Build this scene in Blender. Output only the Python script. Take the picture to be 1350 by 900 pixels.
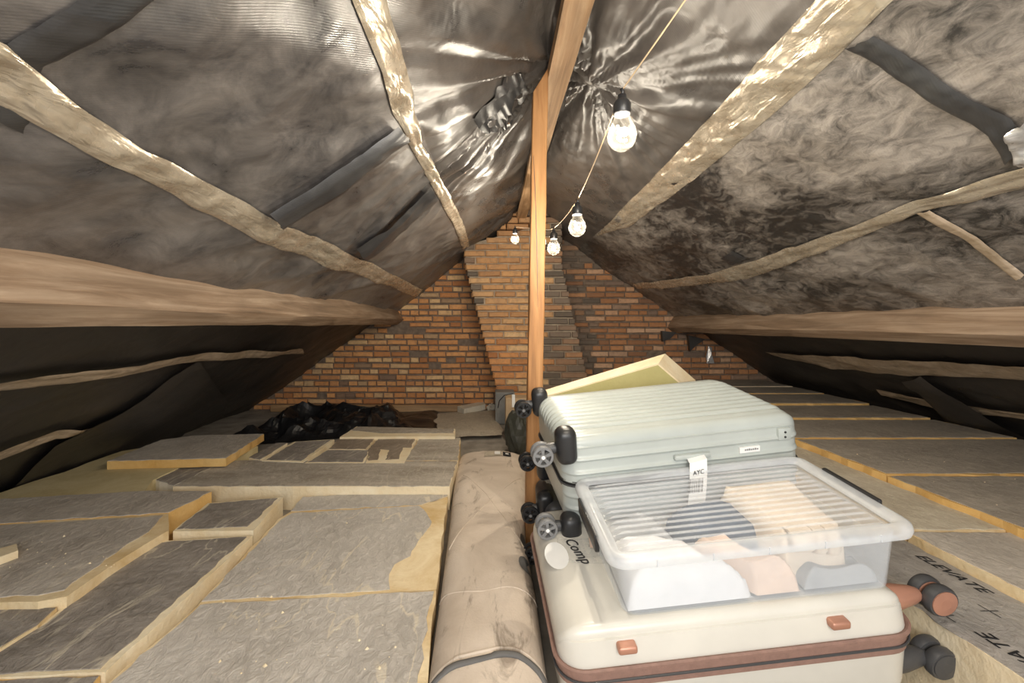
import bpy, bmesh, math, random
import numpy as np
from mathutils import Vector, Matrix
for _o in list(bpy.data.objects): bpy.data.objects.remove(_o)
scene = bpy.context.scene
col = scene.collection
rnd = random.Random(7)
H = 0.93                       # eye height above the attic floor
F, VX, VY = 600.0, 650.0, 427.0  # focal length and vanishing point in 1350x900 pixels

# ------------------------------------------------------------------ camera
cam = bpy.data.cameras.new('camera'); camo = bpy.data.objects.new('camera', cam); col.objects.link(camo)
camo.location = (0, 0, H); camo.rotation_euler = (math.pi/2, 0, 0)
cam.sensor_width = 36; cam.lens = 36*F/1350
cam.shift_x = (675-VX)/1350; cam.shift_y = -(450-VY)/1350
cam.clip_start = 0.02; cam.clip_end = 50
scene.camera = camo
# ------------------------------------------------------------------ world, fill light, exposure
w = bpy.data.worlds.new('world'); scene.world = w; w.use_nodes = True
w.node_tree.nodes['Background'].inputs[0].default_value = (0.95, 0.97, 1.0, 1)
w.node_tree.nodes['Background'].inputs[1].default_value = 0.75
def area(loc, rot, sx, sy, power, colr):
    l = bpy.data.lights.new('fill_light', 'AREA'); l.shape = 'RECTANGLE'; l.size = sx; l.size_y = sy; l.energy = power; l.color = colr
    o = bpy.data.objects.new('fill_light', l); col.objects.link(o); o.location = loc; o.rotation_euler = rot
    return o
area((0.1, -1.3, 1.35), (math.radians(82), 0, 0), 1.6, 1.1, 26, (1.0, 0.97, 0.93))   # added fill lamp behind the camera, brightens the foreground like bounced flash
vs = scene.view_settings
vs.view_transform = 'Standard'; vs.look = 'None'; vs.gamma = 1; vs.use_curve_mapping = False
vs.exposure = 0.9
BULB_W = 9.0

# ------------------------------------------------------------------ helpers
def tag(o, label, cat=None, group=None, kind=None):
    if label: o['label'] = label
    if cat: o['category'] = cat
    if group: o['group'] = group
    if kind: o['kind'] = kind
    return o
def mk(name, verts, faces, mat, parent=None, smooth=False, local=False, kind=None):
    """mesh object; world-space verts unless local; top-level origin at base centre"""
    v = np.asarray(verts, dtype=float).reshape(-1, 3)
    if parent is None:
        o0 = np.array([(v[:, 0].min()+v[:, 0].max())/2, (v[:, 1].min()+v[:, 1].max())/2, v[:, 2].min()])
        if local: o0 = np.zeros(3)
    else:
        o0 = np.zeros(3) if local else np.array(parent.location)
        if not local and parent.parent: o0 = o0 + np.array(parent.parent.location)
    me = bpy.data.meshes.new(name)
    me.from_pydata((v-o0).tolist(), [], [list(f) for f in faces])
    if smooth: me.polygons.foreach_set('use_smooth', [True]*len(me.polygons))
    me.update()
    o = bpy.data.objects.new(name, me); col.objects.link(o)
    if mat: me.materials.append(mat)
    if parent is None: o.location = o0
    else: o.parent = parent
    if kind: o['kind'] = kind
    return o
def mkbm(name, bm, mat, parent=None, smooth=False, local=False, kind=None):
    bm.verts.index_update()
    v = [tuple(x.co) for x in bm.verts]; f = [[x.index for x in p.verts] for p in bm.faces]
    bm.free()
    return mk(name, v, f, mat, parent, smooth, local, kind)
def empty(name, loc=(0, 0, 0), rot=None, parent=None):
    o = bpy.data.objects.new(name, None); col.objects.link(o); o.location = loc; o.empty_display_size = .05
    if rot is not None: o.rotation_euler = rot
    if parent: o.parent = parent
    return o
def smooth_angle(o, deg=35):
    me = o.data
    me.polygons.foreach_set('use_smooth', [True]*len(me.polygons))
    try: me.set_sharp_from_angle(angle=math.radians(deg))
    except Exception: pass
    return o
def box_bm(lo, hi, bevel=0.0, seg=2, bm=None):
    new = bmesh.new()
    bmesh.ops.create_cube(new, size=1)
    for v in new.verts:
        v.co = Vector([(lo[i]+hi[i])/2 + v.co[i]*(hi[i]-lo[i]) for i in range(3)])
    if bevel: bmesh.ops.bevel(new, geom=new.edges[:], offset=bevel, segments=seg, affect='EDGES', profile=.5)
    if bm is None: return new
    me = bpy.data.meshes.new('tmp'); new.to_mesh(me); new.free(); bm.from_mesh(me); bpy.data.meshes.remove(me)
    return bm
def tube(path, r, n=8, closed=False, cap=True):
    P = [Vector(p) for p in path]; m = len(P); V = []; Fc = []
    R_ = r if hasattr(r, '__len__') else [r]*m
    prevn = None
    for i in range(m):
        if closed: t = (P[(i+1) % m]-P[i-1]).normalized()
        else: t = (P[min(i+1, m-1)]-P[max(i-1, 0)]).normalized()
        if prevn is None:
            a = Vector((0, 0, 1)) if abs(t.z) < .9 else Vector((1, 0, 0))
            nn = (a - t*a.dot(t)).normalized()
        else: nn = (prevn - t*prevn.dot(t)).normalized()
        prevn = nn; b = t.cross(nn)
        for k in range(n):
            an = 2*math.pi*k/n
            V.append(P[i]+nn*math.cos(an)*R_[i]+b*math.sin(an)*R_[i])
    rng = m if closed else m-1
    for i in range(rng):
        j = (i+1) % m
        for k in range(n):
            Fc.append((i*n+k, i*n+(k+1) % n, j*n+(k+1) % n, j*n+k))
    if cap and not closed:
        Fc.append(tuple(range(n-1, -1, -1))); Fc.append(tuple((m-1)*n+k for k in range(n)))
    return [tuple(v) for v in V], Fc
def lathe(prof, n=16, axis='z'):
    V = []; Fc = []; m = len(prof)
    for r, z in prof:
        for k in range(n):
            a = 2*math.pi*k/n
            p = (r*math.cos(a), r*math.sin(a), z)
            if axis == 'y': p = (p[0], p[2], p[1])
            if axis == 'x': p = (p[2], p[0], p[1])
            V.append(p)
    for i in range(m-1):
        for k in range(n):
            Fc.append((i*n+k, i*n+(k+1) % n, (i+1)*n+(k+1) % n, (i+1)*n+k))
    Fc.append(tuple(range(n-1, -1, -1))); Fc.append(tuple((m-1)*n+k for k in range(n)))
    return V, Fc
def merge(*parts):
    V = []; Fc = []
    for v, f in parts:
        k = len(V); V += [tuple(x) for x in v]; Fc += [tuple(i+k for i in q) for q in f]
    return V, Fc
def move(vf, t, M=None):
    v, f = vf
    out = []
    for p in v:
        p = Vector(p)
        if M is not None: p = M @ p
        out.append(tuple(p+Vector(t)))
    return out, f
# real points behind picture points, given the surface they lie on (heights relative to the eye)
def Uz(px, py, z):
    d = -z*F/(py-VY); return Vector(((px-VX)/F*d, d, z+H))
def Ud(px, py, d):
    return Vector(((px-VX)/F*d, d, -(py-VY)/F*d+H))
# roof slopes, relative to the eye:  left z = LA + LB x ; right z = RA - RB x
LA, LB, RA, RB = .907, .713, 1.41, .68
XA = (RA-LA)/(LB+RB); ZA = LA+LB*XA
NL = Vector((LB, 0, -1)).normalized(); NR = Vector((-RB, 0, -1)).normalized()
def Uroof(px, py, side, off=0.0):
    dx = (px-VX)/F; dz = -(py-VY)/F
    if side == 'L': t = (LA-off/abs(NL.z))/(dz-LB*dx)
    else: t = (RA-off/abs(NR.z))/(dz+RB*dx)
    return Vector((t*dx, t, t*dz+H))
# lattice noise
class Noise2:
    def __init__(s, seed):
        r = np.random.RandomState(seed); s.t = r.rand(256, 256)*2-1
    def n(s, x, y):
        xi = np.floor(x).astype(int); yi = np.floor(y).astype(int); fx = x-xi; fy = y-yi
        fx = fx*fx*fx*(fx*(fx*6-15)+10); fy = fy*fy*fy*(fy*(fy*6-15)+10)
        t = s.t; a = t[xi & 255, yi & 255]; b = t[(xi+1) & 255, yi & 255]; c = t[xi & 255, (yi+1) & 255]; d = t[(xi+1) & 255, (yi+1) & 255]
        return (a*(1-fx)+b*fx)*(1-fy)+(c*(1-fx)+d*fx)*fy
    def fbm(s, x, y, o=4, g=.5):
        r = 0; a = 1
        for i in range(o): r = r+a*s.n(x*2**i+i*17.3, y*2**i+i*9.1); a *= g
        return r
    def ridge(s, x, y, o=3):
        r = 0; a = 1
        for i in range(o): r = r+a*(1-2*np.abs(s.n(x*2**i+i*31.7, y*2**i+i*5.3))); a *= .5
        return r-.6
N1, N2, N3, N4 = Noise2(1), Noise2(2), Noise2(3), Noise2(4)

# ------------------------------------------------------------------ materials
def newmat(name):
    m = bpy.data.materials.new(name); m.use_nodes = True
    nt = m.node_tree; b = nt.nodes['Principled BSDF']
    return m, nt, b
def nd(nt, t, **k):
    n = nt.nodes.new(t)
    for a, v in k.items(): setattr(n, a, v)
    return n
def coords(nt, scale=(1, 1, 1), kind='Object', rot=(0, 0, 0)):
    tc = nd(nt, 'ShaderNodeTexCoord'); mp = nd(nt, 'ShaderNodeMapping')
    mp.inputs['Scale'].default_value = scale; mp.inputs['Rotation'].default_value = rot
    nt.links.new(tc.outputs[kind], mp.inputs['Vector']); return mp.outputs[0]
def noise(nt, vec, scale, detail=4, rough=.55, dist=0.0):
    n = nd(nt, 'ShaderNodeTexNoise'); n.inputs['Scale'].default_value = scale; n.inputs['Detail'].default_value = detail
    n.inputs['Roughness'].default_value = rough; n.inputs['Distortion'].default_value = dist
    nt.links.new(vec, n.inputs['Vector']); return n.outputs['Fac']
def ramp(nt, fac, stops, interp='LINEAR'):
    r = nd(nt, 'ShaderNodeValToRGB'); r.color_ramp.interpolation = interp
    e = r.color_ramp.elements
    while len(e) < len(stops): e.new(.5)
    for i, (p, c) in enumerate(stops):
        e[i].position = p; e[i].color = (*c, 1) if len(c) == 3 else c
    nt.links.new(fac, r.inputs[0]); return r.outputs[0]
def mixc(nt, fac, a, b, mode='MIX'):
    m = nd(nt, 'ShaderNodeMix', data_type='RGBA', blend_type=mode)
    for s, i in ((fac, 0), (a, 6), (b, 7)):
        if isinstance(s, (int, float)): m.inputs[i].default_value = s
        elif isinstance(s, tuple): m.inputs[i].default_value = (*s, 1) if len(s) == 3 else s
        else: nt.links.new(s, m.inputs[i])
    return m.outputs[2]
def math_(nt, op, a, b=0.0):
    m = nd(nt, 'ShaderNodeMath', operation=op)
    for s, i in ((a, 0), (b, 1)):
        if isinstance(s, (int, float)): m.inputs[i].default_value = s
        else: nt.links.new(s, m.inputs[i])
    return m.outputs[0]
def bump(nt, b, h, strength, dist):
    n = nd(nt, 'ShaderNodeBump'); n.inputs['Strength'].default_value = strength; n.inputs['Distance'].default_value = dist
    nt.links.new(h, n.inputs['Height']); nt.links.new(n.outputs[0], b.inputs['Normal'])
def plain(name, c, rough=.5, metal=0.0, var=.12, scale=12, bmp=.15, spec=.5):
    m, nt, b = newmat(name)
    v = coords(nt); f = noise(nt, v, scale)
    lo = tuple(max(0, x*(1-var)) for x in c); hi = tuple(min(1, x*(1+var)) for x in c)
    nt.links.new(ramp(nt, f, [(.3, lo), (.7, hi)]), b.inputs['Base Color'])
    b.inputs['Roughness'].default_value = rough; b.inputs['Metallic'].default_value = metal
    b.inputs['Specular IOR Level'].default_value = spec
    if bmp: bump(nt, b, noise(nt, v, scale*6, 3), bmp, .003)
    return m
def membrane_mat(name, dark, dust, amount, rough, stretch, crackle=0.0, dist=.25, fine=5.0, rg=.68, th=(.38, .50, .64)):
    """woven black roofing foil with pale dust lying on it"""
    m, nt, b = newmat(name)
    v = coords(nt, stretch)
    f1 = noise(nt, v, 1.1, 5, .6, dist); f2 = noise(nt, v, fine, 8, rg, dist*1.6)
    f = math_(nt, 'ADD', math_(nt, 'MULTIPLY', f1, .55), math_(nt, 'MULTIPLY', f2, .45))
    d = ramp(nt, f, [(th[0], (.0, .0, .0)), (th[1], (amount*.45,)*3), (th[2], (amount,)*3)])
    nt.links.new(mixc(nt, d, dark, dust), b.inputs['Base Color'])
    rr = ramp(nt, f, [(.38, (rough,)*3), (.66, (min(1, rough+.22),)*3)])
    nt.links.new(rr, b.inputs['Roughness'])
    b.inputs['Specular IOR Level'].default_value = .9
    vv = coords(nt)
    fold = noise(nt, vv, 5, 3, .5, .5)
    h = math_(nt, 'ADD', math_(nt, 'MULTIPLY', fold, 1.0), math_(nt, 'MULTIPLY', f2, crackle))
    wv = nd(nt, 'ShaderNodeTexWave'); wv.inputs['Scale'].default_value = 60; nt.links.new(coords(nt, (1, 1, 1), rot=(0, .6, .7)), wv.inputs['Vector'])
    h = math_(nt, 'ADD', h, math_(nt, 'MULTIPLY', wv.outputs['Fac'], .012))
    bump(nt, b, h, .5, .02)
    return m
M_memL = membrane_mat('dusty_black_roof_foil', (.036, .036, .040), (.42, .385, .355), .60, .26, (1, .8, 1), .08, .35, 8.0, .72)
M_memS = membrane_mat('satin_black_roof_foil', (.050, .047, .046), (.30, .265, .235), .42, .24, (1, .8, 1), .05, .2, 5.0)
M_memR = membrane_mat('mottled_black_roof_foil', (.032, .030, .029), (.50, .45, .40), .85, .30, (1.5, .8, 1.5), .5, .45, 13.0, .74, (.45, .53, .62))
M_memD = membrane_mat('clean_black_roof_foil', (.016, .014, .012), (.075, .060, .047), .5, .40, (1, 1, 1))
M_flap = membrane_mat('black_foil_overlap', (.020, .021, .024), (.13, .13, .13), .45, .28, (1, 1, 1))
def foil_mat(name, c1, c2, rough, metal):
    m, nt, b = newmat(name)
    v = coords(nt); f = noise(nt, v, 9, 5, .6, 1)
    nt.links.new(ramp(nt, f, [(.35, c1), (.65, c2)]), b.inputs['Base Color'])
    nt.links.new(ramp(nt, noise(nt, v, 20, 3), [(.3, (rough,)*3), (.7, (rough+.2,)*3)]), b.inputs['Roughness'])
    b.inputs['Metallic'].default_value = metal
    bump(nt, b, noise(nt, coords(nt, (1.6, .45, 1.6)), 16, 3, .5, .8), .55, .014)
    return m
M_tape = foil_mat('crinkled_foil_tape', (.48, .41, .31), (.72, .65, .53), .17, .5)
M_tape2 = foil_mat('dull_tan_tape', (.40, .31, .21), (.62, .50, .37), .30, .25)
M_silver = foil_mat('silver_scrap', (.65, .65, .66), (.85, .85, .86), .25, .7)
def wood_mat(name, c1, c2, axis, scale=3.0, rough=.6):
    m, nt, b = newmat(name)
    st = [16, 16, 16]; st[axis] = .9
    v = coords(nt, tuple(st)); f = noise(nt, v, scale*.5, 7, .65, .8)
    st2 = [5, 5, 5]; st2[axis] = 1.1
    f2 = noise(nt, coords(nt, tuple(st2)), 1.6, 5, .6, .6)
    c = ramp(nt, f, [(.32, tuple(x*.62 for x in c1)), (.46, c1), (.68, c2)])
    c = mixc(nt, ramp(nt, f2, [(.42, (0, 0, 0)), (.70, (.55,)*3)]), c, tuple(x*.5 for x in c1))
    nt.links.new(c, b.inputs['Base Color']); b.inputs['Roughness'].default_value = rough
    bump(nt, b, f, .35, .005); return m
M_purlin = wood_mat('weathered_pink_pine', (.33, .225, .145), (.54, .41, .295), 1)
M_post = wood_mat('orange_pine', (.40, .185, .06), (.58, .31, .12), 2)
M_beam = wood_mat('mottled_pine', (.50, .30, .15), (.72, .50, .30), 1)
M_plank = wood_mat('tan_plank', (.42, .25, .12), (.60, .40, .22), 0)
def brick_mat(name, stops):
    m, nt, b = newmat(name)
    oi = nd(nt, 'ShaderNodeObjectInfo')
    base = ramp(nt, oi.outputs['Random'], stops)
    v = coords(nt, kind='Object'); f = noise(nt, v, 3.0, 5, .65)
    g = nd(nt, 'ShaderNodeNewGeometry'); fw = noise(nt, g.outputs['Position'], 26, 5, .65)
    c = mixc(nt, ramp(nt, fw, [(.45, (0, 0, 0)), (.75, (.5,)*3)]), base, (.20, .13, .085))
    nt.links.new(c, b.inputs['Base Color']); b.inputs['Roughness'].default_value = .85
    bump(nt, b, fw, .6, .006); return m
BR = [(0, (.46, .19, .07)), (.25, (.66, .30, .11)), (.5, (.76, .38, .15)), (.68, (.58, .27, .11)), (.8, (.84, .56, .28)), (.92, (.76, .50, .26)), (1, (.24, .15, .10))]
M_brick = brick_mat('orange_brick', BR)
M_brickc = brick_mat('ochre_chimney_brick', [(0, (.48, .25, .11)), (.4, (.64, .35, .15)), (.7, (.54, .30, .14)), (1, (.70, .43, .21))])
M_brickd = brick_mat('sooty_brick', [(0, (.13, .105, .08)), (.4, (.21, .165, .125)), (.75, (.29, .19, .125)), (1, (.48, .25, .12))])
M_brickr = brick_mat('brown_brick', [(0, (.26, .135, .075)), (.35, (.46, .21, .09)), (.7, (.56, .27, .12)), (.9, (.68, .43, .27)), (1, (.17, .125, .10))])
M_mortar = plain('brown_mortar', (.20, .15, .11), .95, var=.35, scale=20, bmp=.6)
M_mortarc = plain('pale_chimney_mortar', (.36, .29, .21), .95, var=.3, scale=20, bmp=.6)
M_floor = plain('dusty_floor', (.30, .27, .23), .9, var=.35, scale=6, bmp=.5)
M_deck = plain('dark_roof_deck', (.03, .025, .02), .9)
def foam_mat(name, c1, c2):
    m, nt, b = newmat(name)
    v = coords(nt); f = noise(nt, v, 5, 6, .65, .4)
    nt.links.new(ramp(nt, f, [(.3, c1), (.68, c2)]), b.inputs['Base Color']); b.inputs['Roughness'].default_value = .85
    bump(nt, b, noise(nt, v, 60, 4), .5, .006); return m
M_foam = foam_mat('cream_foam', (.56, .36, .13), (.84, .70, .46))
M_foamp = foam_mat('pale_cream_foam', (.74, .58, .34), (.86, .76, .56))
M_foamo = foam_mat('orange_foam', (.60, .34, .09), (.74, .50, .20))
M_foamg = foam_mat('olive_foam', (.42, .37, .15), (.50, .45, .20))
def facing_mat(name, c1, c2, crack, cracks=.5, scale=2.2, st=(1, 1, 1)):
    """grey paper-backed facing: blotches, fine crumple and pale cracks"""
    m, nt, b = newmat(name)
    v = coords(nt, st); f = noise(nt, v, scale, 7, .62, .8)
    g2 = noise(nt, coords(nt, (1, .6, 1)), 38, 5, .7, 1.0)
    base = ramp(nt, f, [(.32, c1), (.66, c2)])
    base = mixc(nt, ramp(nt, g2, [(.45, (0, 0, 0)), (.75, (.35,)*3)]), base, tuple(min(1, x*1.7) for x in c2))
    vo = nd(nt, 'ShaderNodeTexNoise'); vo.inputs['Scale'].default_value = 2.1; vo.inputs['Detail'].default_value = 5; vo.inputs['Distortion'].default_value = .5
    nt.links.new(coords(nt, (2.2, .7, 1), rot=(0, 0, .5)), vo.inputs['Vector'])
    a = math_(nt, 'ABSOLUTE', math_(nt, 'SUBTRACT', vo.outputs['Fac'], .5))
    msk = noise(nt, coords(nt), 3.1, 2)
    line = ramp(nt, a, [(0, (cracks,)*3), (.005, (cracks*.8,)*3), (.011, (0, 0, 0))])
    line = math_(nt, 'MULTIPLY', line, ramp(nt, msk, [(.44, (0, 0, 0)), (.54, (1, 1, 1))]))
    nt.links.new(mixc(nt, line, base, crack), b.inputs['Base Color']); b.inputs['Roughness'].default_value = .7
    bump(nt, b, math_(nt, 'ADD', g2, math_(nt, 'MULTIPLY', f, 1.5)), .8, .010)
    return m
CR = (.74, .66, .52)
M_fA = facing_mat('pale_grey_facing', (.42, .385, .34), (.58, .54, .49), CR, .75)
M_fB = facing_mat('dark_grey_facing', (.17, .15, .13), (.34, .305, .27), CR, .5, 3.5, (1, 2, 1))
M_fC = facing_mat('warm_grey_facing', (.34, .30, .255), (.56, .51, .45), CR, .35)
M_fF = facing_mat('brown_grey_facing', (.26, .22, .17), (.50, .45, .38), CR, .25, 2.5, (.5, 2.5, 1))
M_fD = facing_mat('brown_facing', (.20, .155, .115), (.32, .26, .20), CR, .3, 3, (1, 1, 1))
M_fR = facing_mat('right_grey_facing', (.27, .235, .195), (.45, .40, .335), CR, .25, 2.0, (.5, 1.6, 1))
M_fT = facing_mat('light_tan_facing', (.46, .39, .29), (.64, .57, .45), CR, .25, 2.4, (1, 1, 1))
M_fP = facing_mat('printed_grey_facing', (.24, .22, .20), (.42, .39, .355), CR, .2, 3)
M_black = plain('black_print', (.015, .015, .016), .8, bmp=0)
def plastic(name, c, rough=.35, var=.06, spec=.5): return plain(name, c, rough, var=var, scale=6, bmp=.06, spec=spec)
M_case = plastic('pale_grey_green_shell', (.45, .485, .46), .28)
M_cream = plastic('cream_shell', (.64, .615, .55), .28)
M_dark = plastic('black_plastic', (.022, .022, .023), .35)
M_darkg = plastic('charcoal_plastic', (.06, .06, .062), .4)
M_wheel = plastic('grey_wheel_plastic', (.20, .20, .20), .45)
M_zip = plain('brown_zip_tape', (.27, .16, .125), .65, scale=60, bmp=.3)
M_copper = plain('copper_plastic', (.50, .25, .17), .35, .3, bmp=.05)
M_blacksheet = plain('crumpled_black_plastic', (.012, .012, .013), .33, var=.4, bmp=.4, scale=9)
M_bag = plain('dark_olive_bag', (.05, .052, .042), .45, var=.3, bmp=.3)
M_card = plain('cardboard', (.46, .33, .20), .85, bmp=.3)
M_paper = plain('white_paper', (.82, .82, .80), .6, var=.03, bmp=.05)
M_beigecard = facing_mat('stained_beige_card', (.40, .35, .27), (.55, .49, .39), (.30, .24, .15), .4)
M_styro = plain('white_polystyrene', (.72, .67, .56), .8, bmp=.4)
M_greyblock = plain('grey_concrete', (.22, .22, .21), .9, bmp=.4)
def roll_mat():
    m, nt, b = newmat('beige_cloth')
    v = coords(nt); f = noise(nt, v, 3, 6, .6, .8)
    c = ramp(nt, f, [(.3, (.48, .395, .315)), (.65, (.66, .565, .47))])
    s = noise(nt, coords(nt, (3, .9, 1), rot=(0, 0, .6)), 3.2, 6, .68, 1.4)
    c = mixc(nt, ramp(nt, s, [(.57, (0, 0, 0)), (.68, (.75,)*3)]), c, (.20, .155, .115))
    nt.links.new(c, b.inputs['Base Color']); b.inputs['Roughness'].default_value = .75
    bump(nt, b, math_(nt, 'ADD', noise(nt, v, 120, 3), math_(nt, 'MULTIPLY', f, 2)), .35, .004); return m
M_roll = roll_mat()
M_piping = plain('dark_grey_piping', (.10, .095, .09), .6)
M_greystain = plain('wet_grey_stain', (.17, .165, .16), .5)
def clear_mat(name, alpha, c=(.92, .94, .96), rough=.2, edge=.30):
    m, nt, b = newmat(name)
    b.inputs['Base Color'].default_value = (*c, 1); b.inputs['Roughness'].default_value = rough
    tr = nd(nt, 'ShaderNodeBsdfTransparent'); mx = nd(nt, 'ShaderNodeMixShader'); lw = nd(nt, 'ShaderNodeLayerWeight')
    lw.inputs[0].default_value = .35
    fac = math_(nt, 'ADD', math_(nt, 'MULTIPLY', lw.outputs['Facing'], edge), alpha)
    v = coords(nt); fac = math_(nt, 'MULTIPLY', fac, ramp(nt, noise(nt, v, 14, 3), [(.3, (.85,)*3), (.7, (1.1,)*3)]))
    nt.links.new(fac, mx.inputs[0]); nt.links.new(tr.outputs[0], mx.inputs[1]); nt.links.new(b.outputs[0], mx.inputs[2])
    nt.links.new(mx.outputs[0], nt.nodes['Material Output'].inputs[0]); return m
M_clear = clear_mat('clear_plastic', .11, (.80, .85, .90))
M_lid = clear_mat('frosted_lid_plastic', .13)
M_rim = clear_mat('frosted_rim_plastic', .40, (.78, .81, .84), .25)
M_tapeclear = clear_mat('clear_sticky_tape', .25, (.75, .74, .70), .2)
M_glass = clear_mat('bulb_glass', .03, (.10, .095, .085), .05, .16)
def emit(name, c, s):
    m, nt, b = newmat(name)
    b.inputs['Base Color'].default_value = (1, .9, .7, 1)
    b.inputs['Emission Color'].default_value = (*c, 1); b.inputs['Emission Strength'].default_value = s
    v = coords(nt); nt.links.new(ramp(nt, noise(nt, v, 30), [(0, c), (1, tuple(min(1, x*1.05) for x in c))]), b.inputs['Emission Color'])
    return m
M_fil = emit('glowing_filament', (1, .86, .62), 45)
M_white = plain('white_cloth', (.74, .74, .75), .8, bmp=.1, var=.03)
M_peach = plain('peach_cloth', (.72, .55, .44), .85, bmp=.2)
M_navy = plain('navy_cloth', (.06, .085, .13), .85, bmp=.2)
M_beigec = plain('beige_cloth_folded', (.74, .63, .50), .85, bmp=.2)
M_greyc = plain('grey_cloth', (.36, .37, .38), .85, bmp=.2)

# ------------------------------------------------------------------ the shell: floor, roof deck, gable
YB, YW = -0.9, 4.9            # open end behind the camera, gable wall
def quadgrid(f, nu, nv):
    V = [f(i/(nu-1), j/(nv-1)) for i in range(nu) for j in range(nv)]
    Fc = [(i*nv+j, (i+1)*nv+j, (i+1)*nv+j+1, i*nv+j+1) for i in range(nu-1) for j in range(nv-1)]
    return V, Fc
o = mkbm('floor', box_bm((-3.0, YB, -.12), (3.8, YW+.25, 0)), M_floor); tag(o, 'dusty grey attic floor under the insulation boards', kind='structure')

def deck(side):
    o = .10  # unseen deck above the foil, added so no world light leaks in
    if side == 'L': p0 = Vector((XA, 0, ZA+H)); p1 = Vector((-3.0, 0, LA-LB*3.0+H)); n = -NL
    else: p0 = Vector((XA, 0, ZA+H)); p1 = Vector((3.8, 0, RA-RB*3.8+H)); n = -NR
    a, b = p0+n*o+(p0-p1).normalized()*.12, p1+n*o; c, d = b+n*.03, a+n*.03
    V = []
    for y in (YB, YW+.2):
        for p in (a, b, c, d): V.append((p.x, y, p.z))
    return V, [(0, 1, 2, 3), (7, 6, 5, 4), (0, 4, 5, 1), (1, 5, 6, 2), (2, 6, 7, 3), (3, 7, 4, 0)]
CL = mk('ceiling_left', *deck('L'), M_deck); tag(CL, 'left roof slope lined with dusty black foil and tape', kind='structure')
CR_ = mk('ceiling_right', *deck('R'), M_deck); tag(CR_, 'right roof slope lined with mottled black foil and tape', kind='structure')

# membrane relief: metres towards the room, as a function of distance down the slope s and depth y
def disp(side, s, y):
    s = np.asarray(s, float); y = np.asarray(y, float)
    if side == 'L':
        d = .020*N1.fbm(s*2.2, y*1.1, 3)+.012*N2.ridge(s*2.5+y*1.2, y*1.3-s*.4, 3)
        sx, sy = s-.12, y-1.95
        r = np.hypot(sx, sy); th = np.arctan2(sy, sx)
        wgt = np.exp(-r/.9)*np.clip(r/.25, 0, 1)
        d = d+wgt*.045*N3.ridge(th*5.0, r*.4, 2)+.012*np.exp(-(s/.8)**4)*N2.fbm(y*3.2-s*2.4, s*.5, 2)
        sx, sy = s-.10, y-4.2
        r = np.hypot(sx, sy); th = np.arctan2(sy, sx)
        d = d+np.exp(-r/.8)*np.clip(r/.2, 0, 1)*.03*N4.ridge(th*4, r*.6, 2)
        d = d+.02*np.exp(-((s-1.35)/.25)**2)
    else:
        d = .018*N2.fbm(s*2.0+4, y*1.2, 3)+.007*N4.ridge(s*5, y*3+s*2, 3)
        d = d+.020*np.exp(-(s/.6)**4)*N3.fbm(y*5.5+.3*s, s*.35, 2)*np.clip((2.4-y)/.6, 0, 1)
        sx, sy = s-.1, y-2.1
        r = np.hypot(sx, sy); th = np.arctan2(sy, sx)
        d = d+np.exp(-r/.40)*np.clip(r/.12, 0, 1)*.04*N1.ridge(th*5.5, r*.4, 2)
        d = d+.015*np.exp(-((s-1.75)/.25)**2)
    return d
def roofpt(side, s, y, off):
    if side == 'L':
        t = Vector((-1, 0, -LB)).normalized(); n = NL
    else:
        t = Vector((1, 0, -RB)).normalized(); n = NR
    return (XA+t.x*s+n.x*off, y, ZA+H+t.z*s+n.z*off)
def s_of(side, p):
    t = Vector((-1, 0, -LB)).normalized() if side == 'L' else Vector((1, 0, -RB)).normalized()
    return (Vector((p.x, 0, p.z))-Vector((XA, 0, ZA+H))).dot(t)
def membrane(side, s0, s1, y0, y1, ds, mat, parent, scale=1.0, base=0.0):
    ns = int((s1-s0)/ds)+1; ny = int((y1-y0)/ds)+1
    S, Y = np.meshgrid(np.linspace(s0, s1, ns), np.linspace(y0, y1, ny), indexing='ij')
    D = disp(side, S, Y)*scale+base
    V = []
    t = Vector((-1, 0, -LB)).normalized() if side == 'L' else Vector((1, 0, -RB)).normalized(); n = NL if side == 'L' else NR
    X = XA+t.x*S+n.x*D; Z = ZA+H+t.z*S+n.z*D
    V = np.stack([X, Y, Z], -1).reshape(-1, 3)
    Fc = [(i*ny+j, (i+1)*ny+j, (i+1)*ny+j+1, i*ny+j+1) for i in range(ns-1) for j in range(ny-1)]
    return mk('roof_membrane', V, Fc, mat, parent, smooth=True)
membrane('L', -.07, .80, YB, YW+.02, .016, M_memS, CL)
membrane('L', .77, 1.40, YB, YW+.02, .018, M_memL, CL, 1.0, .004)
membrane('L', 1.37, 1.80, YB, YW+.02, .018, M_memL, CL, 1.0, .008)
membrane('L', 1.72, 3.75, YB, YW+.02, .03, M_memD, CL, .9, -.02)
membrane('R', -.07, .70, YB, YW+.02, .016, M_memS, CR_)
membrane('R', .66, 1.43, YB, YW+.02, .018, M_memR, CR_, 1.0, .004)
membrane('R', 1.39, 2.02, YB, YW+.02, .018, M_memR, CR_, 1.0, .008)
membrane('R', 1.94, 3.9, YB, YW+.02, .03, M_memD, CR_, .9, -.02)

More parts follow.
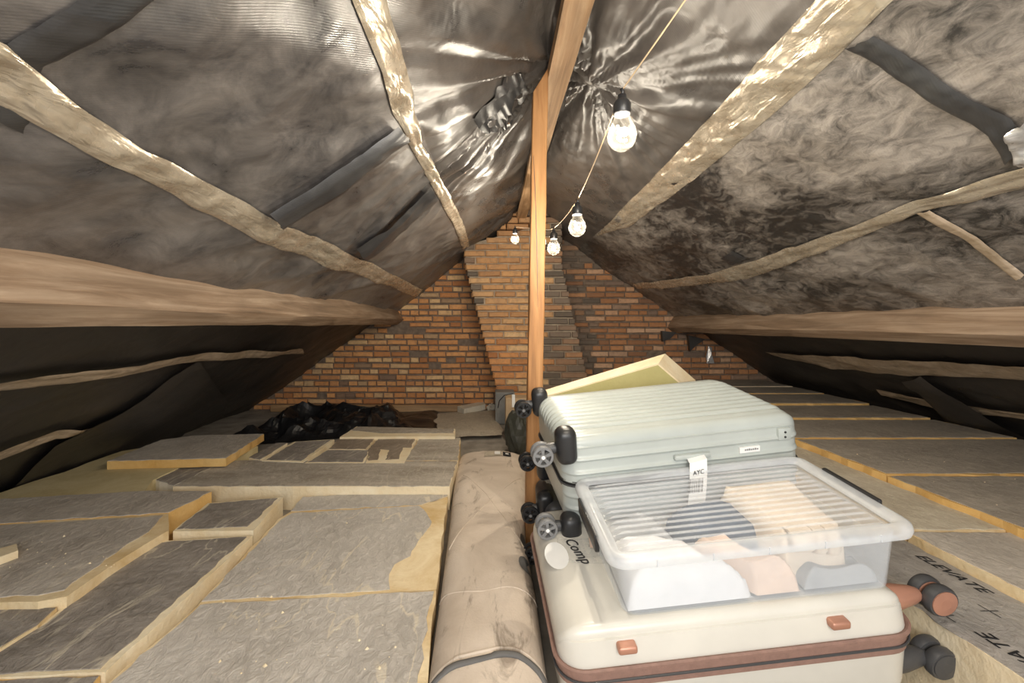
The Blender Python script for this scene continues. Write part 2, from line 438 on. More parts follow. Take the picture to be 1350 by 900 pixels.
def strip(side, pairs, mat, parent, name='foil_tape', off=.010, crinkle=.0045, nsub=16, nw=9, seed=0, scale=1.0):
    """a taped strip that follows the relief of the membrane; pairs are its two edges"""
    A = [Uroof(*p[0], side, .01) for p in pairs]; B = [Uroof(*p[1], side, .01) for p in pairs]
    V = []; rows = 0
    for i in range(len(A)-1):
        for k in range(nsub if i < len(A)-2 else nsub+1):
            t = k/nsub
            a = A[i].lerp(A[i+1], t); b = B[i].lerp(B[i+1], t); rows += 1
            for j in range(nw):
                p = a.lerp(b, j/(nw-1)); s = s_of(side, p); y = p.y
                d = float(disp(side, s, y))*scale
                edge = math.sin(math.pi*j/(nw-1))
                d += off*(.6+.4*min(1, edge*2.2))+crinkle*(.8*float(N3.ridge(np.array(s*34+seed+y*1.5), np.array(y*3.), 2))+.5*float(N4.ridge(np.array(s*12.+seed), np.array(y*22.+s*9), 2)))*min(1, edge*2)
                V.append(roofpt(side, s+.004*float(N2.n(np.array(y*9.+seed), np.array(j*3.))), y, d))
    Fc = [(i*nw+j, (i+1)*nw+j, (i+1)*nw+j+1, i*nw+j+1) for i in range(rows-1) for j in range(nw-1)]
    return mk(name, V, Fc, mat, parent, smooth=True)
strip('L', [((-150, -30), (-150, 70)), ((0, 43), (0, 133)), ((43, 82), (50, 160)), ((100, 130), (110, 190)), ((187, 193), (167, 222)), ((273, 238), (255, 272)), ((363, 283), (345, 314)), ((437, 318), (410, 340)), ((497, 348), (475, 362)), ((557, 380), (547, 389))], M_tape, CL, seed=1, off=.018)
strip('L', [((445, -60), (505, -60)), ((470, 0), (518, 0)), ((495, 75), (528, 55)), ((520, 150), (540, 110)), ((548, 205), (556, 190)), ((575, 255), (585, 240)), ((598, 298), (608, 288)), ((611, 330), (620, 325))], M_tape, CL, seed=2, off=.018)
strip('R', [((1140, -60), (1260, -60)), ((1075, 0), (1180, 0)), ((1000, 80), (1105, 75)), ((940, 150), (1030, 140)), ((880, 215), (960, 200)), ((820, 275), (890, 255)), ((785, 312), (830, 298))], M_tape, CR_, seed=3, off=.014, crinkle=.008)
strip('R', [((1480, 195), (1480, 238)), ((1350, 225), (1350, 258)), ((1200, 268), (1215, 282)), ((1100, 308), (1105, 325)), ((1000, 342), (1005, 362)), ((930, 361), (935, 373)), ((835, 374), (840, 381))], M_tape, CR_, seed=4, off=.018)
strip('R', [((1480, 484), (1480, 506)), ((1350, 482), (1350, 500)), ((1200, 477), (1200, 494)), ((1100, 468), (1100, 485)), ((1008, 464), (1030, 471))], M_tape2, CR_, seed=5, scale=.9)
strip('R', [((1480, 568), (1480, 577)), ((1348, 545), (1348, 553)), ((1240, 533), (1235, 542)), ((1152, 518), (1160, 525))], M_tape2, CR_, seed=6, scale=.9)
strip('L', [((-140, 525), (-140, 545)), ((0, 507), (0, 523)), ((110, 490), (110, 504)), ((200, 478), (200, 490)), ((300, 469), (300, 477)), ((400, 461), (400, 466))], M_tape2, CL, seed=7, scale=.9)
strip('L', [((-140, 655), (-140, 665)), ((0, 600), (0, 609)), ((80, 572), (76, 581)), ((150, 564), (150, 572)), ((205, 555), (205, 559))], M_tape2, CL, seed=8, scale=.9)
# overlapping foil flaps across the slopes
strip('R', [((1112, 66), (1150, 52)), ((1170, 100), (1215, 92)), ((1240, 145), (1280, 132)), ((1300, 185), (1330, 165)), ((1322, 222), (1347, 190))], M_flap, CR_, 'overlap_flap', seed=9, off=.016, crinkle=.002)
strip('R', [((1205, 283), (1222, 280)), ((1270, 318), (1285, 314)), ((1345, 364), (1352, 358))], M_tape2, CR_, 'overlap_seam', seed=9, off=.020, crinkle=.001)
strip('R', [((950, 340), (966, 330)), ((965, 348), (985, 340))], M_flap, CR_, 'foil_patch', seed=9, off=.02, crinkle=.001)
strip('R', [((1322, 180), (1352, 160)), ((1340, 222), (1372, 222))], M_silver, CR_, seed=12, off=.03, crinkle=.012)
strip('L', [((345, 268), (360, 282)), ((430, 218), (442, 234)), ((520, 160), (532, 172))], M_flap, CL, 'rolled_seam', seed=10, off=.05, crinkle=.0)
strip('L', [((462, 318), (474, 330)), ((520, 284), (530, 296)), ((568, 249), (576, 259))], M_flap, CL, 'rolled_seam', seed=11, off=.05, crinkle=.0)
strip('L', [((-90, 100), (25, 170)), ((10, 40), (50, 82)), ((80, 0), (195, 0)), ((150, -40), (300, -50))], M_flap, CL, 'overlap_flap', seed=13, off=.012, crinkle=.001)
strip('L', [((690, 100), (700, 130)), ((660, 120), (672, 165)), ((625, 160), (640, 180))], M_flap, CL, 'foil_patch', seed=14, off=.012, crinkle=.004)
strip('L', [((-60, 700), (60, 720)), ((75, 592), (140, 618)), ((165, 540), (230, 585)), ((265, 480), (300, 530))], M_memD, CL, 'overlap_flap', seed=15, off=.02, crinkle=.0, scale=.9)
strip('R', [((1345, 640), (1400, 600)), ((1270, 575), (1300, 548)), ((1190, 497), (1215, 492))], M_memD, CR_, 'overlap_flap', seed=16, off=.04, crinkle=.0, scale=.9)

# timber
def beam(name, prof, y0, y1, mat, n=40, jit=.002, seed=0):
    """a sawn timber running along the attic; prof is its cross-section"""
    V = []; m = len(prof)
    for i in range(n+1):
        y = y0+(y1-y0)*i/n
        for k, (x, z) in enumerate(prof):
            V.append((x+jit*float(N1.fbm(np.array(y*1.5+k*9+seed), np.array(k*3.))), y, z+H+jit*float(N2.fbm(np.array(y*1.5+k*7+seed), np.array(k*5.)))))
    Fc = [(i*m+k, (i+1)*m+k, (i+1)*m+(k+1) % m, i*m+(k+1) % m) for i in range(n) for k in range(m)]
    Fc += [tuple(range(m)), tuple(n*m+k for k in range(m-1, -1, -1))]
    return smooth_angle(mk(name, V, Fc, mat), 30)
def rect_chamfer(P0, n, L, t, W, c=.004):
    n = Vector(n); t = Vector(t); P0 = Vector(P0)
    a = P0; b = P0+n*(L-c); b2 = P0+n*L+t*c; d = P0+n*L+t*(W-c); d2 = P0+n*(L-c)+t*W; e = P0+t*W
    return [tuple(p) for p in (a, b, b2, d, d2, e)]
cl, sl = math.cos(math.atan(LB)), math.sin(math.atan(LB)); cr, sr = math.cos(math.atan(RB)), math.sin(math.atan(RB))
pr = rect_chamfer((-1.0425-.02*sl, .1637+.02*cl), (sl, -cl), .169, (-cl, -sl), .087)
o = beam('purlin', pr, YB, YW-.02, M_purlin, 60, .004); tag(o, 'long weathered purlin along the left roof slope', 'beam')
pr = rect_chamfer((1.943+.02*sr, .089+.02*cr), (-sr, -cr), .1726, (cr, -sr), .081)
o = beam('purlin', pr, YB, YW-.02, M_purlin, 60, .004, 40); tag(o, 'long weathered purlin along the right roof slope', 'beam')
o = beam('ridge_beam', [(.228, 1.02), (.318, 1.02), (.318, 1.09), (.228, 1.06)], YB, YW-.02, M_beam, 30, .003); tag(o, 'blotchy pine ridge beam running under the peak of the roof', 'beam')
def post():
    b = bmesh.new(); V = []; n = 14
    y0, y1 = 1.87, 1.935
    for i in range(n+1):
        t = i/n; z = t*(1.985); xc = .163+.034*t
        for dx, dy in ((-.031, y0), (.031, y0), (.031, y1), (-.031, y1)):
            zz = z-(.10 if (i == n and dx < 0) else 0)
            V.append((xc+dx+.0012*math.sin(i*2.1+dy*30), dy+.001*math.sin(i*1.7), zz))
    Fc = [(i*4+k, i*4+(k+1) % 4, (i+1)*4+(k+1) % 4, (i+1)*4+k) for i in range(n) for k in range(4)]+[(3, 2, 1, 0), (n*4, n*4+1, n*4+2, n*4+3)]
    o = mk('wooden_post', V, Fc, M_post)
    md = o.modifiers.new('bevel', 'BEVEL'); md.width = .004; md.segments = 2
    return o
PO = post(); tag(PO, 'upright orange pine post standing beneath the ridge beam', 'post')
# the drying crack down the post
cp = [(.163+.034*(z/1.985)+dx, 1.8695, z) for z, dx in ((1.62, -.024), (1.45, -.014), (1.25, -.004), (1.0, .004))]
mk('drying_crack', *tube(cp, [.0005, .0016, .0016, .0005], 6), M_darkg, PO)

# ------------------------------------------------------------------ brickwork
def brick_mesh(seed):
    r = random.Random(seed); bm = bmesh.new()
    c = .07
    xs = [-.5, .5]; V = []
    back = [bm.verts.new((x, .5, z)) for x, z in ((-.5, -.5), (.5, -.5), (.5, .5), (-.5, .5))]
    mid = [bm.verts.new((x+r.uniform(-.02, .02), -.38, z+r.uniform(-.05, .05))) for x, z in ((-.5, -.5), (.5, -.5), (.5, .5), (-.5, .5))]
    fr = [bm.verts.new((x+r.uniform(-.03, .03), -.5+r.uniform(-.04, .06), z+r.uniform(-.05, .05))) for x, z in ((-.45, -.36), (.45, -.36), (.45, .36), (-.45, .36))]
    for a, b in ((back, mid), (mid, fr)):
        for k in range(4): bm.faces.new((a[k], a[(k+1) % 4], b[(k+1) % 4], b[k]))
    bm.faces.new(fr); bm.faces.new(back[::-1])
    bmesh.ops.recalc_face_normals(bm, faces=bm.faces)
    me = bpy.data.meshes.new('brick'); bm.to_mesh(me); bm.free(); return me
BM = {}
def brick_objects(parent, items, limit=300):
    """items: (x, z, w, h, yfront, depth, mat, priority)"""
    items.sort(key=lambda t: -t[7])
    for it in items[:limit]:
        x, z, w_, h_, yf, dp, mat, _ = it
        key = (mat.name, rnd.randrange(6))
        if key not in BM:
            me = brick_mesh(hash(key[1])+11); me.materials.append(mat); BM[key] = me
        o = bpy.data.objects.new('brick', BM[key]); col.objects.link(o); o.parent = parent
        o.location = Vector((x, yf+dp/2, z))-parent.location; o.scale = (w_, dp, h_); o.rotation_euler = (rnd.uniform(-.02, .02), rnd.uniform(-.012, .012), rnd.uniform(-.02, .02))
    rest = items[limit:]
    if rest:
        parts = []
        for x, z, w_, h_, yf, dp, mat, _ in rest:
            v = [(x+a*w_/2, yf+(0 if b < 0 else dp), z+c*h_/2) for a in (-1, 1) for b in (-1, 1) for c in (-1, 1)]
            parts.append((v, [(0, 1, 3, 2), (4, 6, 7, 5), (0, 4, 5, 1), (2, 3, 7, 6), (0, 2, 6, 4), (1, 5, 7, 3)]))
        mk('hidden_bricks', *merge(*parts), rest[0][6], parent, kind='stuff')
def rooftop(x, m=0.0): return min(LA+LB*x, RA-RB*x)+H+m
def gable_panel(name, x0, x1, label, mat):
    xs = sorted([x0, x1]+([XA] if x0 < XA < x1 else []))
    top = [(x, rooftop(x, .06)) for x in xs]
    pr = [(x0, -.05), (x1, -.05)]+[(x, max(z, 0)) for x, z in reversed(top)]
    m = len(pr); V = [(x, YW, z) for x, z in pr]+[(x, YW+.2, z) for x, z in pr]
    Fc = [tuple(range(m)), tuple(range(2*m-1, m-1, -1))]+[(k, k+m, (k+1) % m+m, (k+1) % m) for k in range(m)]
    o = mk(name, V, Fc, mat); tag(o, label, kind='structure'); return o
KC = 4.42/4.65   # edges of the leaning chimney breast, z above the floor
def chim_l(z):
    z = (z-H)/KC; return KC*(-.2945+(min(z, .6355)-.6355)*(-.3335/1.3175))
def chim_r(z):
    z = (z-H)/KC; return KC*(.705+(min(z, .597)-.597)*(-.264/1.163))
WLb = gable_panel('wall_back_left', -2.75, .30, 'orange brick gable wall left of the leaning chimney', M_mortar)
WRb = gable_panel('wall_back_right', .30, 3.6, 'brown brick gable wall right of the leaning chimney', M_mortar)
CO = .0635
def gable_bricks():
    L = []; R = []
    row = 0; z = .035
    while z < 2.2:
        hdr = row % 2 == 0 if z < .85 else row % 4 == 0
        x = -2.72+(.03 if hdr else .0)+rnd.uniform(0, .08)
        while x < 3.5:
            wd = (.092 if hdr else .195)*rnd.uniform(.88, 1.08)
            if hdr and rnd.random() < .12: wd *= 1.6
            if not hdr and rnd.random() < .2: wd *= .55
            xc = x+wd/2; x += wd+.013
            if z > rooftop(xc, .02): continue
            if chim_l(z)+.12 < xc < chim_r(z)-.12: continue
            if rnd.random() < .025: continue
            left = xc < .3
            pri = 10-abs(xc-.3)*.2+(z*.5)
            if left:
                if z < .06: pri -= 5
                if xc < -2.15: pri -= 3
                L.append((xc, z, wd, .0475*rnd.uniform(.86, 1.08), YW-.012-rnd.uniform(0, .018), .06, M_brick, pri))
            else:
                if z < .30 and xc < 2.0: pri -= 6
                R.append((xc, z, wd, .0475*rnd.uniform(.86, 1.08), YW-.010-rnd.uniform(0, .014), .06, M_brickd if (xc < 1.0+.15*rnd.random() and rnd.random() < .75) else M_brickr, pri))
        z += CO*rnd.uniform(.98, 1.02); row += 1
    brick_objects(WLb, L); brick_objects(WRb, R)
gable_bricks()
def chimney():
    YC = 4.40; V = []; n = 30
    zs = [i*2.2/n for i in range(n+1)]
    for z in zs:
        l, r = chim_l(z)+.012, chim_r(z)-.012
        V += [(l, YC+.02, z), (r, YC+.02, z), (r, YW, z), (l, YW, z)]
    V = [(x, y, min(z, max(.2, rooftop(x, .05)))) for x, y, z in V]
    Fc = [(i*4+k, i*4+(k+1) % 4, (i+1)*4+(k+1) % 4, (i+1)*4+k) for i in range(n) for k in range(4)]+[(3, 2, 1, 0), (n*4, n*4+1, n*4+2, n*4+3)]
    o = mk('chimney_breast', V, Fc, M_mortarc); tag(o, 'leaning brick chimney breast behind the orange post', 'chimney')
    items = []; z = .04; row = 0
    while z < 2.15:
        l, r = chim_l(z), chim_r(z); x = l; first = True
        while x < r-.03:
            wd = (.10 if (first and row % 2) else .205)*rnd.uniform(.94, 1.04); first = False
            if x+wd > r-.05: wd = r-x
            xc = x+wd/2
            if z < rooftop(xc, .02):
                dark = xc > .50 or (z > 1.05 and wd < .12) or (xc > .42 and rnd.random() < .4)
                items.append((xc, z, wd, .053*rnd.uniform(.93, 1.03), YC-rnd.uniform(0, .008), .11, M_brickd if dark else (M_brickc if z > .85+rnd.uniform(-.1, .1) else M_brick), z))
            x += wd+.011
        z += .0655; row += 1
    brick_objects(o, items)
chimney()

# ------------------------------------------------------------------ insulation boards
def ring(poly, step=.05, jit=.004):
    out = []; m = len(poly)
    for i in range(m):
        a, b = Vector(poly[i]), Vector(poly[(i+1) % m]); n = max(1, int((b-a).length/step))
        for k in range(n):
            p = a.lerp(b, k/n)
            out.append(p+Vector((rnd.uniform(-jit, jit), rnd.uniform(-jit, jit))) if k else p)
    return out
def inset(poly, d):
    m = len(poly); P = [Vector(p) for p in poly]
    area_ = sum(P[i].x*P[(i+1) % m].y-P[(i+1) % m].x*P[i].y for i in range(m))
    sg = 1 if area_ > 0 else -1; out = []
    for i in range(m):
        a, b, c = P[i-1], P[i], P[(i+1) % m]
        e1, e2 = (b-a).normalized(), (c-b).normalized()
        n1, n2 = Vector((-e1.y, e1.x))*sg, Vector((-e2.y, e2.x))*sg
        nn = (n1+n2); nn = nn/max(.35, nn.length_squared)*2*.5*2
        out.append(b+(n1+n2)/max(.5, 1+n1.dot(n2))*d)
    return out
def prism(poly, z0, z1):
    m = len(poly); V = [(p[0], p[1], z0) for p in poly]+[(p[0], p[1], z1) for p in poly]
    area_ = sum(poly[i][0]*poly[(i+1) % m][1]-poly[(i+1) % m][0]*poly[i][1] for i in range(m))
    if area_ < 0: V = [(p[0], p[1], z0) for p in reversed(poly)]+[(p[0], p[1], z1) for p in reversed(poly)]
    return V, [tuple(range(m-1, -1, -1)), tuple(range(m, 2*m))]+[(k, (k+1) % m, (k+1) % m+m, k+m) for k in range(m)]
def clipx(P, xm):
    out = []
    for i in range(len(P)):
        a, b = P[i-1], P[i]
        if (a.x >= xm) != (b.x >= xm): out.append(a.lerp(b, (xm-a.x)/(b.x-a.x)))
        if b.x >= xm: out.append(b)
    return out
def board(poly, z, label, fmat, group, foam=None, zb=0.0, face=None, pix=True, ins=.002, rough=.004):
    """rigid foam board with a paper facing; z = top relative to the eye"""
    zt = z+H
    P = [Uz(px, py, z).xy for px, py in poly] if pix else [Vector(p) for p in poly]
    P = clipx(P, (z-LA)/LB+.05)
    o = mk('insulation_board', *prism(ring(P, .06, rough), zb, zt), foam or M_foam)
    tag(o, label, 'insulation board', group)
    if fmat is not None:
        Q = clipx([Uz(px, py, z).xy for px, py in face], (z-LA)/LB+.05) if face else inset(P, ins)
        mk('paper_facing', *prism(ring(Q, .035, .006), zt-.0005, zt+.0025), fmat, o)
    return o
GL = 'insulation boards left of the beige roll'; GR = 'insulation boards right of the suitcases'
zA = -.855
board([(-110, 1120), (262, 797), (575, 778), (540, 1120)], zA, 'large pale grey board at the very front left of the beige roll', M_fA, GL, face=[(-106, 1118), (264, 798), (572, 780), (566, 800), (564, 830), (556, 850), (559, 868), (551, 890), (553, 930), (530, 1118)])
board([(262, 796), (367, 684), (382, 675), (556, 666), (590, 655), (575, 777)], zA, 'pale grey board with torn yellow corner beside the beige roll', M_fA, GL, face=[(266, 793), (371, 685), (385, 677), (552, 667), (562, 676), (569, 688), (557, 706), (548, 720), (541, 733), (520, 744), (513, 757), (514, 777)])
board([(383, 674), (399, 655), (592, 647), (590, 654), (556, 665)], zA, 'narrow pale grey strip of board under the long brown board', M_fA, GL)
board([(228, 641), (298, 607), (603, 608), (593, 641)], -.812, 'long brown-grey board with pale front edge crossing the left side', M_fF, GL, M_foamp)
board([(203, 632), (285, 592), (299, 606), (229, 640)], -.812, 'short dark board with broken end beside the bare yellow board', M_fB, GL, M_styro)
board([(533, 607), (553, 578), (607, 577), (604, 607)], -.811, 'wood-brown board next to the far end of the beige roll', M_fF, GL)
board([(328, 603), (364, 584), (379, 584), (343, 606)], -.806, 'narrow dark offcut board beside the thick yellow-edged board', M_fB, GL, M_foamp)
board([(345, 607), (388, 582), (441, 579), (399, 609)], -.806, 'dark grey board between two cream strips behind the long board', M_fB, GL, M_foamp, ins=.02)
board([(402, 610), (431, 593), (489, 593), (480, 610)], -.808, 'low dark board cut across by cream cracks behind the long board', M_fB, GL, M_foamp, ins=.012)
board([(433, 592), (448, 577), (496, 576), (482, 592)], -.806, 'small brown-grey board behind the cracked dark board', M_fD, GL, M_foamp)
board([(482, 610), (497, 577), (551, 577), (533, 610)], -.808, 'dark brown board with patches torn to cream foam', M_fD, GL, M_foamp, face=[(486, 592), (499, 578.5), (547, 578.5), (542, 590), (531, 590), (526, 605), (508, 606), (513, 593), (501, 592), (498, 606), (486, 607)])
board([(448, 576), (470, 562), (600, 565), (600, 575)], -.79, 'rear grey board with cream front edge before the black plastic', M_fF, GL, M_foamp, face=[(462, 567), (472, 562.5), (598, 565.5), (598, 571), (500, 571)])
board([(141, 608), (212, 580), (256, 574), (348, 572), (298, 604)], -.757, 'thick yellow-edged dark board lying highest at the back left', M_fC, GL, M_foamo, zb=-.803+H+.001)
board([(-70, 668), (85, 622), (150, 596), (215, 586), (340, 588), (298, 606), (280, 594), (201, 633), (190, 648)], -.803, 'bare yellow foam board without facing by the left eaves', None, GL, foam_mat('yellow_bare_foam', (.50, .40, .20), (.66, .56, .33)))
board([(-140, 666), (195, 647), (279, 648), (222, 676), (-140, 699)], -.80, 'brown-grey board with orange cut end at far left', M_fC, GL, M_foamo)
board([(-160, 701), (222, 677), (222, 699), (190, 718), (128, 758), (88, 786), (50, 793), (-160, 800)], -.802, 'big warm grey board with wavy yellow edge at left', M_fC, GL, face=[(-160, 703), (215, 680), (196, 701), (170, 716), (120, 752), (85, 778), (50, 785), (-160, 795)])
board([(228, 700), (274, 663), (373, 655), (334, 699)], -.825, 'small dark board with cream rim in the middle of the left side', M_fB, GL, M_foamp, face=[(233, 698), (277, 664), (366, 657), (326, 694)])
board([(-30, 878), (60, 818), (200, 714), (333, 706), (139, 886), (-30, 892)], -.836, 'long dark cracked board between pale board and wavy board', M_fB, GL, M_foamp, face=[(-30, 872), (62, 822), (203, 716), (325, 708), (132, 882), (-30, 889)])
board([(-170, 806), (75, 801), (50, 824), (-50, 886), (-170, 950)], -.826, 'dark board wedge under the wavy yellow edge at lower left', M_fB, GL)
board([(-250, 1080), (-40, 897), (132, 891), (-70, 1080)], -.842, 'dark board end at the bottom left corner', M_fB, GL, M_foamo)
# right-hand stack
mkb = lambda x0, x1, y0, y1, z, label, f, foam=None, zb=None: board([(x0, y0), (x1, y0), (x1, y1), (x0, y1)], z, label, f, GR, foam, (z+H-.085) if zb is None else zb, pix=False, rough=.007)
o = mkb(1.335, 3.0, -.2, 4.84, -.725, 'pale underlying board beneath the grey boards on the right', None, M_foamp, 0.0)
ZB = -.725+H+.001
rows = [(4.32, 4.84, -.592, 'farthest dark board against the brown gable on the right'), (3.92, 4.31, -.597, 'second dark board from the brown gable on the right'), (3.46, 3.91, -.603, 'right-hand dark board with an orange front edge'), (3.0, 3.45, -.618, 'right-hand narrow board with yellow front edge level with suitcase top'), (2.52, 2.99, -.630, 'right-hand grey board behind the long cream seam'), (1.93, 2.51, -.636, 'right-hand grey board in front of the long cream seam'), (1.25, 1.92, -.642, 'right-hand dark board with orange broken edge at frame edge'), (-.1, 1.24, -.646, 'right-hand grey board nearest the viewer beyond the frame')]
for y0, y1, z, lb in rows:
    xl = 1.36 if y0 > 3.2 else 1.665
    xr = (RA-z)/RB-.10
    board([(xl, y0), (xr, y0), (xr, y1), (xl, y1)], z, lb, M_fR, GR, M_foamo if y0 < 4 else M_foamp, ZB, pix=False, rough=.012, ins=.008)
mkb(1.336, 1.662, 1.475, 3.18, -.668, 'long light tan board running behind the clear box', M_fT, M_foam, ZB)
mkb(1.336, 1.662, -.1, 1.465, -.672, 'light grey-tan board beside the printed board', M_fC, M_foam, ZB)
PB = board([(1.045, -.1), (1.328, -.1), (1.328, 1.50), (1.045, 1.50)], -.700, 'thick cream board printed with black lettering beside the cream suitcase', M_fP, GR, M_foamp, 0.0, pix=False, ins=.0, rough=.001)
def text(s, size, mat, parent, M, name='lettering', local=False, shear=0.0):
    c = bpy.data.curves.new('t', 'FONT'); c.body = s; c.size = size; c.extrude = .0004; c.shear = shear; c.resolution_u = 3
    t = bpy.data.objects.new('t', c); col.objects.link(t)
    bpy.context.view_layer.update()
    me = bpy.data.meshes.new_from_object(t); bpy.data.objects.remove(t)
    me.transform(M); me.name = name; me.materials.clear(); me.materials.append(mat)
    if not local: me.transform(Matrix.Translation(-Vector(parent.location)))
    o = bpy.data.objects.new(name, me); col.objects.link(o); o.parent = parent
    return o
def Mx(ux, uy, uz, loc):
    return Matrix(((ux[0], uy[0], uz[0], loc[0]), (ux[1], uy[1], uz[1], loc[1]), (ux[2], uy[2], uz[2], loc[2]), (0, 0, 0, 1)))
zp = -.700+H+.004
text('ELEVATE', .044, M_black, PB, Mx((0, -1.12, 0), (1, 0, 0), (0, 0, 1), (1.268, 1.372, zp)), shear=.2)
text('ELEVATE', .044, M_black, PB, Mx((0, -1.12, 0), (1, 0, 0), (0, 0, 1), (1.268, .80, zp)), shear=.2)
text('ELEVATE', .044, M_black, PB, Mx((0, 1.12, 0), (-1, 0, 0), (0, 0, 1), (1.118, .835, zp)), shear=.2)
for x, y in ((1.08, 1.088), (1.205, 1.105), (1.08, .60), (1.205, .60)):
    mk('plus_mark', *merge(*[(lambda lo, hi: ([(lo[0], lo[1], zp), (hi[0], lo[1], zp), (hi[0], hi[1], zp), (lo[0], hi[1], zp)], [(0, 1, 2, 3)]))(*q) for q in (((x-.022, y-.0012), (x+.022, y+.0012)), ((x-.0012, y-.026), (x+.0012, y+.026)))]), M_black, PB)
# foam crumbs and white chunks lying on boards
def chunk(name, pts_px, z, h, mat, label, cat):
    P = [Uz(px, py, z).xy for px, py in pts_px]
    V, Fc = prism(ring(P, .03, .004), z+H+.002, z+H+h)
    o = mk(name, V, Fc, mat); tag(o, label, cat); return o
chunk('foam_offcut', [(-20, 738), (22, 727), (24, 736), (-20, 752)], -.80, .028, M_foamp, 'small cream foam offcut lying on the board at far left', 'offcut')
chunk('polystyrene_block', [(603, 543), (637, 536), (640, 540), (612, 547)], -.90, .06, M_styro, 'long white polystyrene block by the foot of the gable wall', 'block')

def crumbs():
    parts = []
    for k in range(110):
        if k < 60: z = zA; p = Uz(rnd.uniform(280, 540), rnd.uniform(690, 890), z)
        elif k < 85: z = -.802; p = Uz(rnd.uniform(10, 160), rnd.uniform(705, 750), z)
        else: z = -.645; p = Vector((rnd.uniform(1.75, 2.3), rnd.uniform(1.3, 2.4), 0))
        r = rnd.uniform(.0015, .0035) if rnd.random() < .85 else rnd.uniform(.004, .007)
        zz = (-.642 if z > -.7 and p.y < 1.92 else (-.636 if z > -.7 else z))+H+.002
        v = [(p.x+r*math.cos(a)*rnd.uniform(.6, 1.2), p.y+r*math.sin(a)*rnd.uniform(.6, 1.2), zz) for a in (0, 1.3, 2.5, 3.8, 5)]+[(p.x, p.y, zz+r*.9)]
        parts.append((v, [(q, (q+1) % 5, 5) for q in range(5)]+[(4, 3, 2, 1, 0)]))
    o = mk('foam_crumbs', *merge(*parts), M_foamp); tag(o, 'scattered cream foam crumbs lying on the grey boards', 'crumbs', kind='stuff')
crumbs()
# ------------------------------------------------------------------ clutter by the gable
def sheet_obj(name, poly_px, z, amp, freq, mat, label, cat, n=60, seed=0):
    """crumpled thin sheet spread over a four-cornered outline"""
    P = [Uz(px, py, z) for px, py in poly_px]
    U, Vv = np.meshgrid(np.linspace(0, 1, n), np.linspace(0, 1, n), indexing='ij')
    X = (1-U)*(1-Vv)*P[0].x+U*(1-Vv)*P[1].x+U*Vv*P[2].x+(1-U)*Vv*P[3].x
    Y = (1-U)*(1-Vv)*P[0].y+U*(1-Vv)*P[1].y+U*Vv*P[2].y+(1-U)*Vv*P[3].y
    e = np.clip(np.minimum(np.minimum(U, 1-U), np.minimum(Vv, 1-Vv))*8, 0, 1)
    Z = z+H+amp*e*(.5+.5*N2.ridge(X*freq+seed, Y*freq, 3))+.004
    X = X+.03*N3.fbm(X*4+seed, Y*4, 2); Y = Y+.03*N4.fbm(X*4, Y*4+seed, 2)
    V = np.stack([X, Y, Z], -1).reshape(-1, 3)
    Fc = [(i*n+j, (i+1)*n+j, (i+1)*n+j+1, i*n+j+1) for i in range(n-1) for j in range(n-1)]
    o = mk(name, V, Fc, mat); tag(o, label, cat); return o
sheet_obj('plastic_sheet', [(285, 588), (545, 573), (535, 544), (385, 543)], -.925, .16, 3.4, M_blacksheet, 'crumpled shiny black plastic sheet heaped before the gable wall', 'plastic sheet')
sheet_obj('plastic_sheet', [(500, 566), (578, 565), (578, 543), (520, 543)], -.925, .04, 2.0, M_blacksheet, 'flatter black sheet between the heaped plastic and beige card', 'plastic sheet', 30, 5)
o = mkbm('wooden_plank', box_bm((-2.35, YW-.10, .003), (-.33, YW-.045, .075), .004, 1), M_plank); tag(o, 'tan wooden plank lying along the foot of the gable', 'plank')
sheet_obj('card_sheet', [(578, 578), (661, 573), (655, 541), (577, 545)], -.90, .012, 2, M_beigecard, 'flat stained beige card lying before the gable wall', 'card', 24, 3)
def crumple(name, loc, r, mat, label, cat, sq=(1, 1, 1), seed=0, amp=.3, sub=3):
    bm = bmesh.new(); bmesh.ops.create_icosphere(bm, subdivisions=sub, radius=1)
    for v in bm.verts:
        n = v.co.normalized()
        k = 1+amp*float(N1.ridge(np.array(n.x*2.2+n.z*1.4+seed), np.array(n.y*2.2-n.z*1.1+seed), 3))
        v.co = Vector((n.x*sq[0]*r*k, n.y*sq[1]*r*k, max(-.75, n.z*k)*sq[2]*r))
    zmin = min(v.co.z for v in bm.verts)
    for v in bm.verts: v.co += Vector(loc)-Vector((0, 0, zmin))
    o = mkbm(name, bm, mat); tag(o, label, cat); return o
p = Uz(648, 541, -.925); crumple('paper_scrap', (p.x, p.y, .002), .045, M_styro, 'crumpled white paper beside the polystyrene block', 'paper', (1, .8, 1), 4)
p = Ud(690, 570, 2.5); o = crumple('rubbish_bag', (.185, 3.32, .002), .115, M_bag, 'dark olive plastic bag slumped behind the wooden post', 'bag', (.85, .9, 1.55), 8, .14)
o = mkbm('cardboard_box', box_bm((.10, 3.62, .002), (.30, 3.80, .34), .004, 1), M_card); tag(o, 'small cardboard box behind the dark olive bag', 'box')
mkbm('box_flap', box_bm((.15, 3.612, .27), (.175, 3.619, .37), .001, 1), M_paper, o)
o = mkbm('concrete_block', box_bm((.02, 4.2, .002), (.20, 4.4, .30), .01, 2), M_greyblock); tag(o, 'grey concrete block at the foot of the chimney breast', 'block')
cp = [(.04, 3.7, .25), (.05, 3.62, .32), (.09, 3.58, .37), (.16, 3.58, .385)]
o = mk('black_cable', *tube(cp, .004, 6), M_dark); tag(o, 'thin black cable curling over the cardboard box', 'cable')
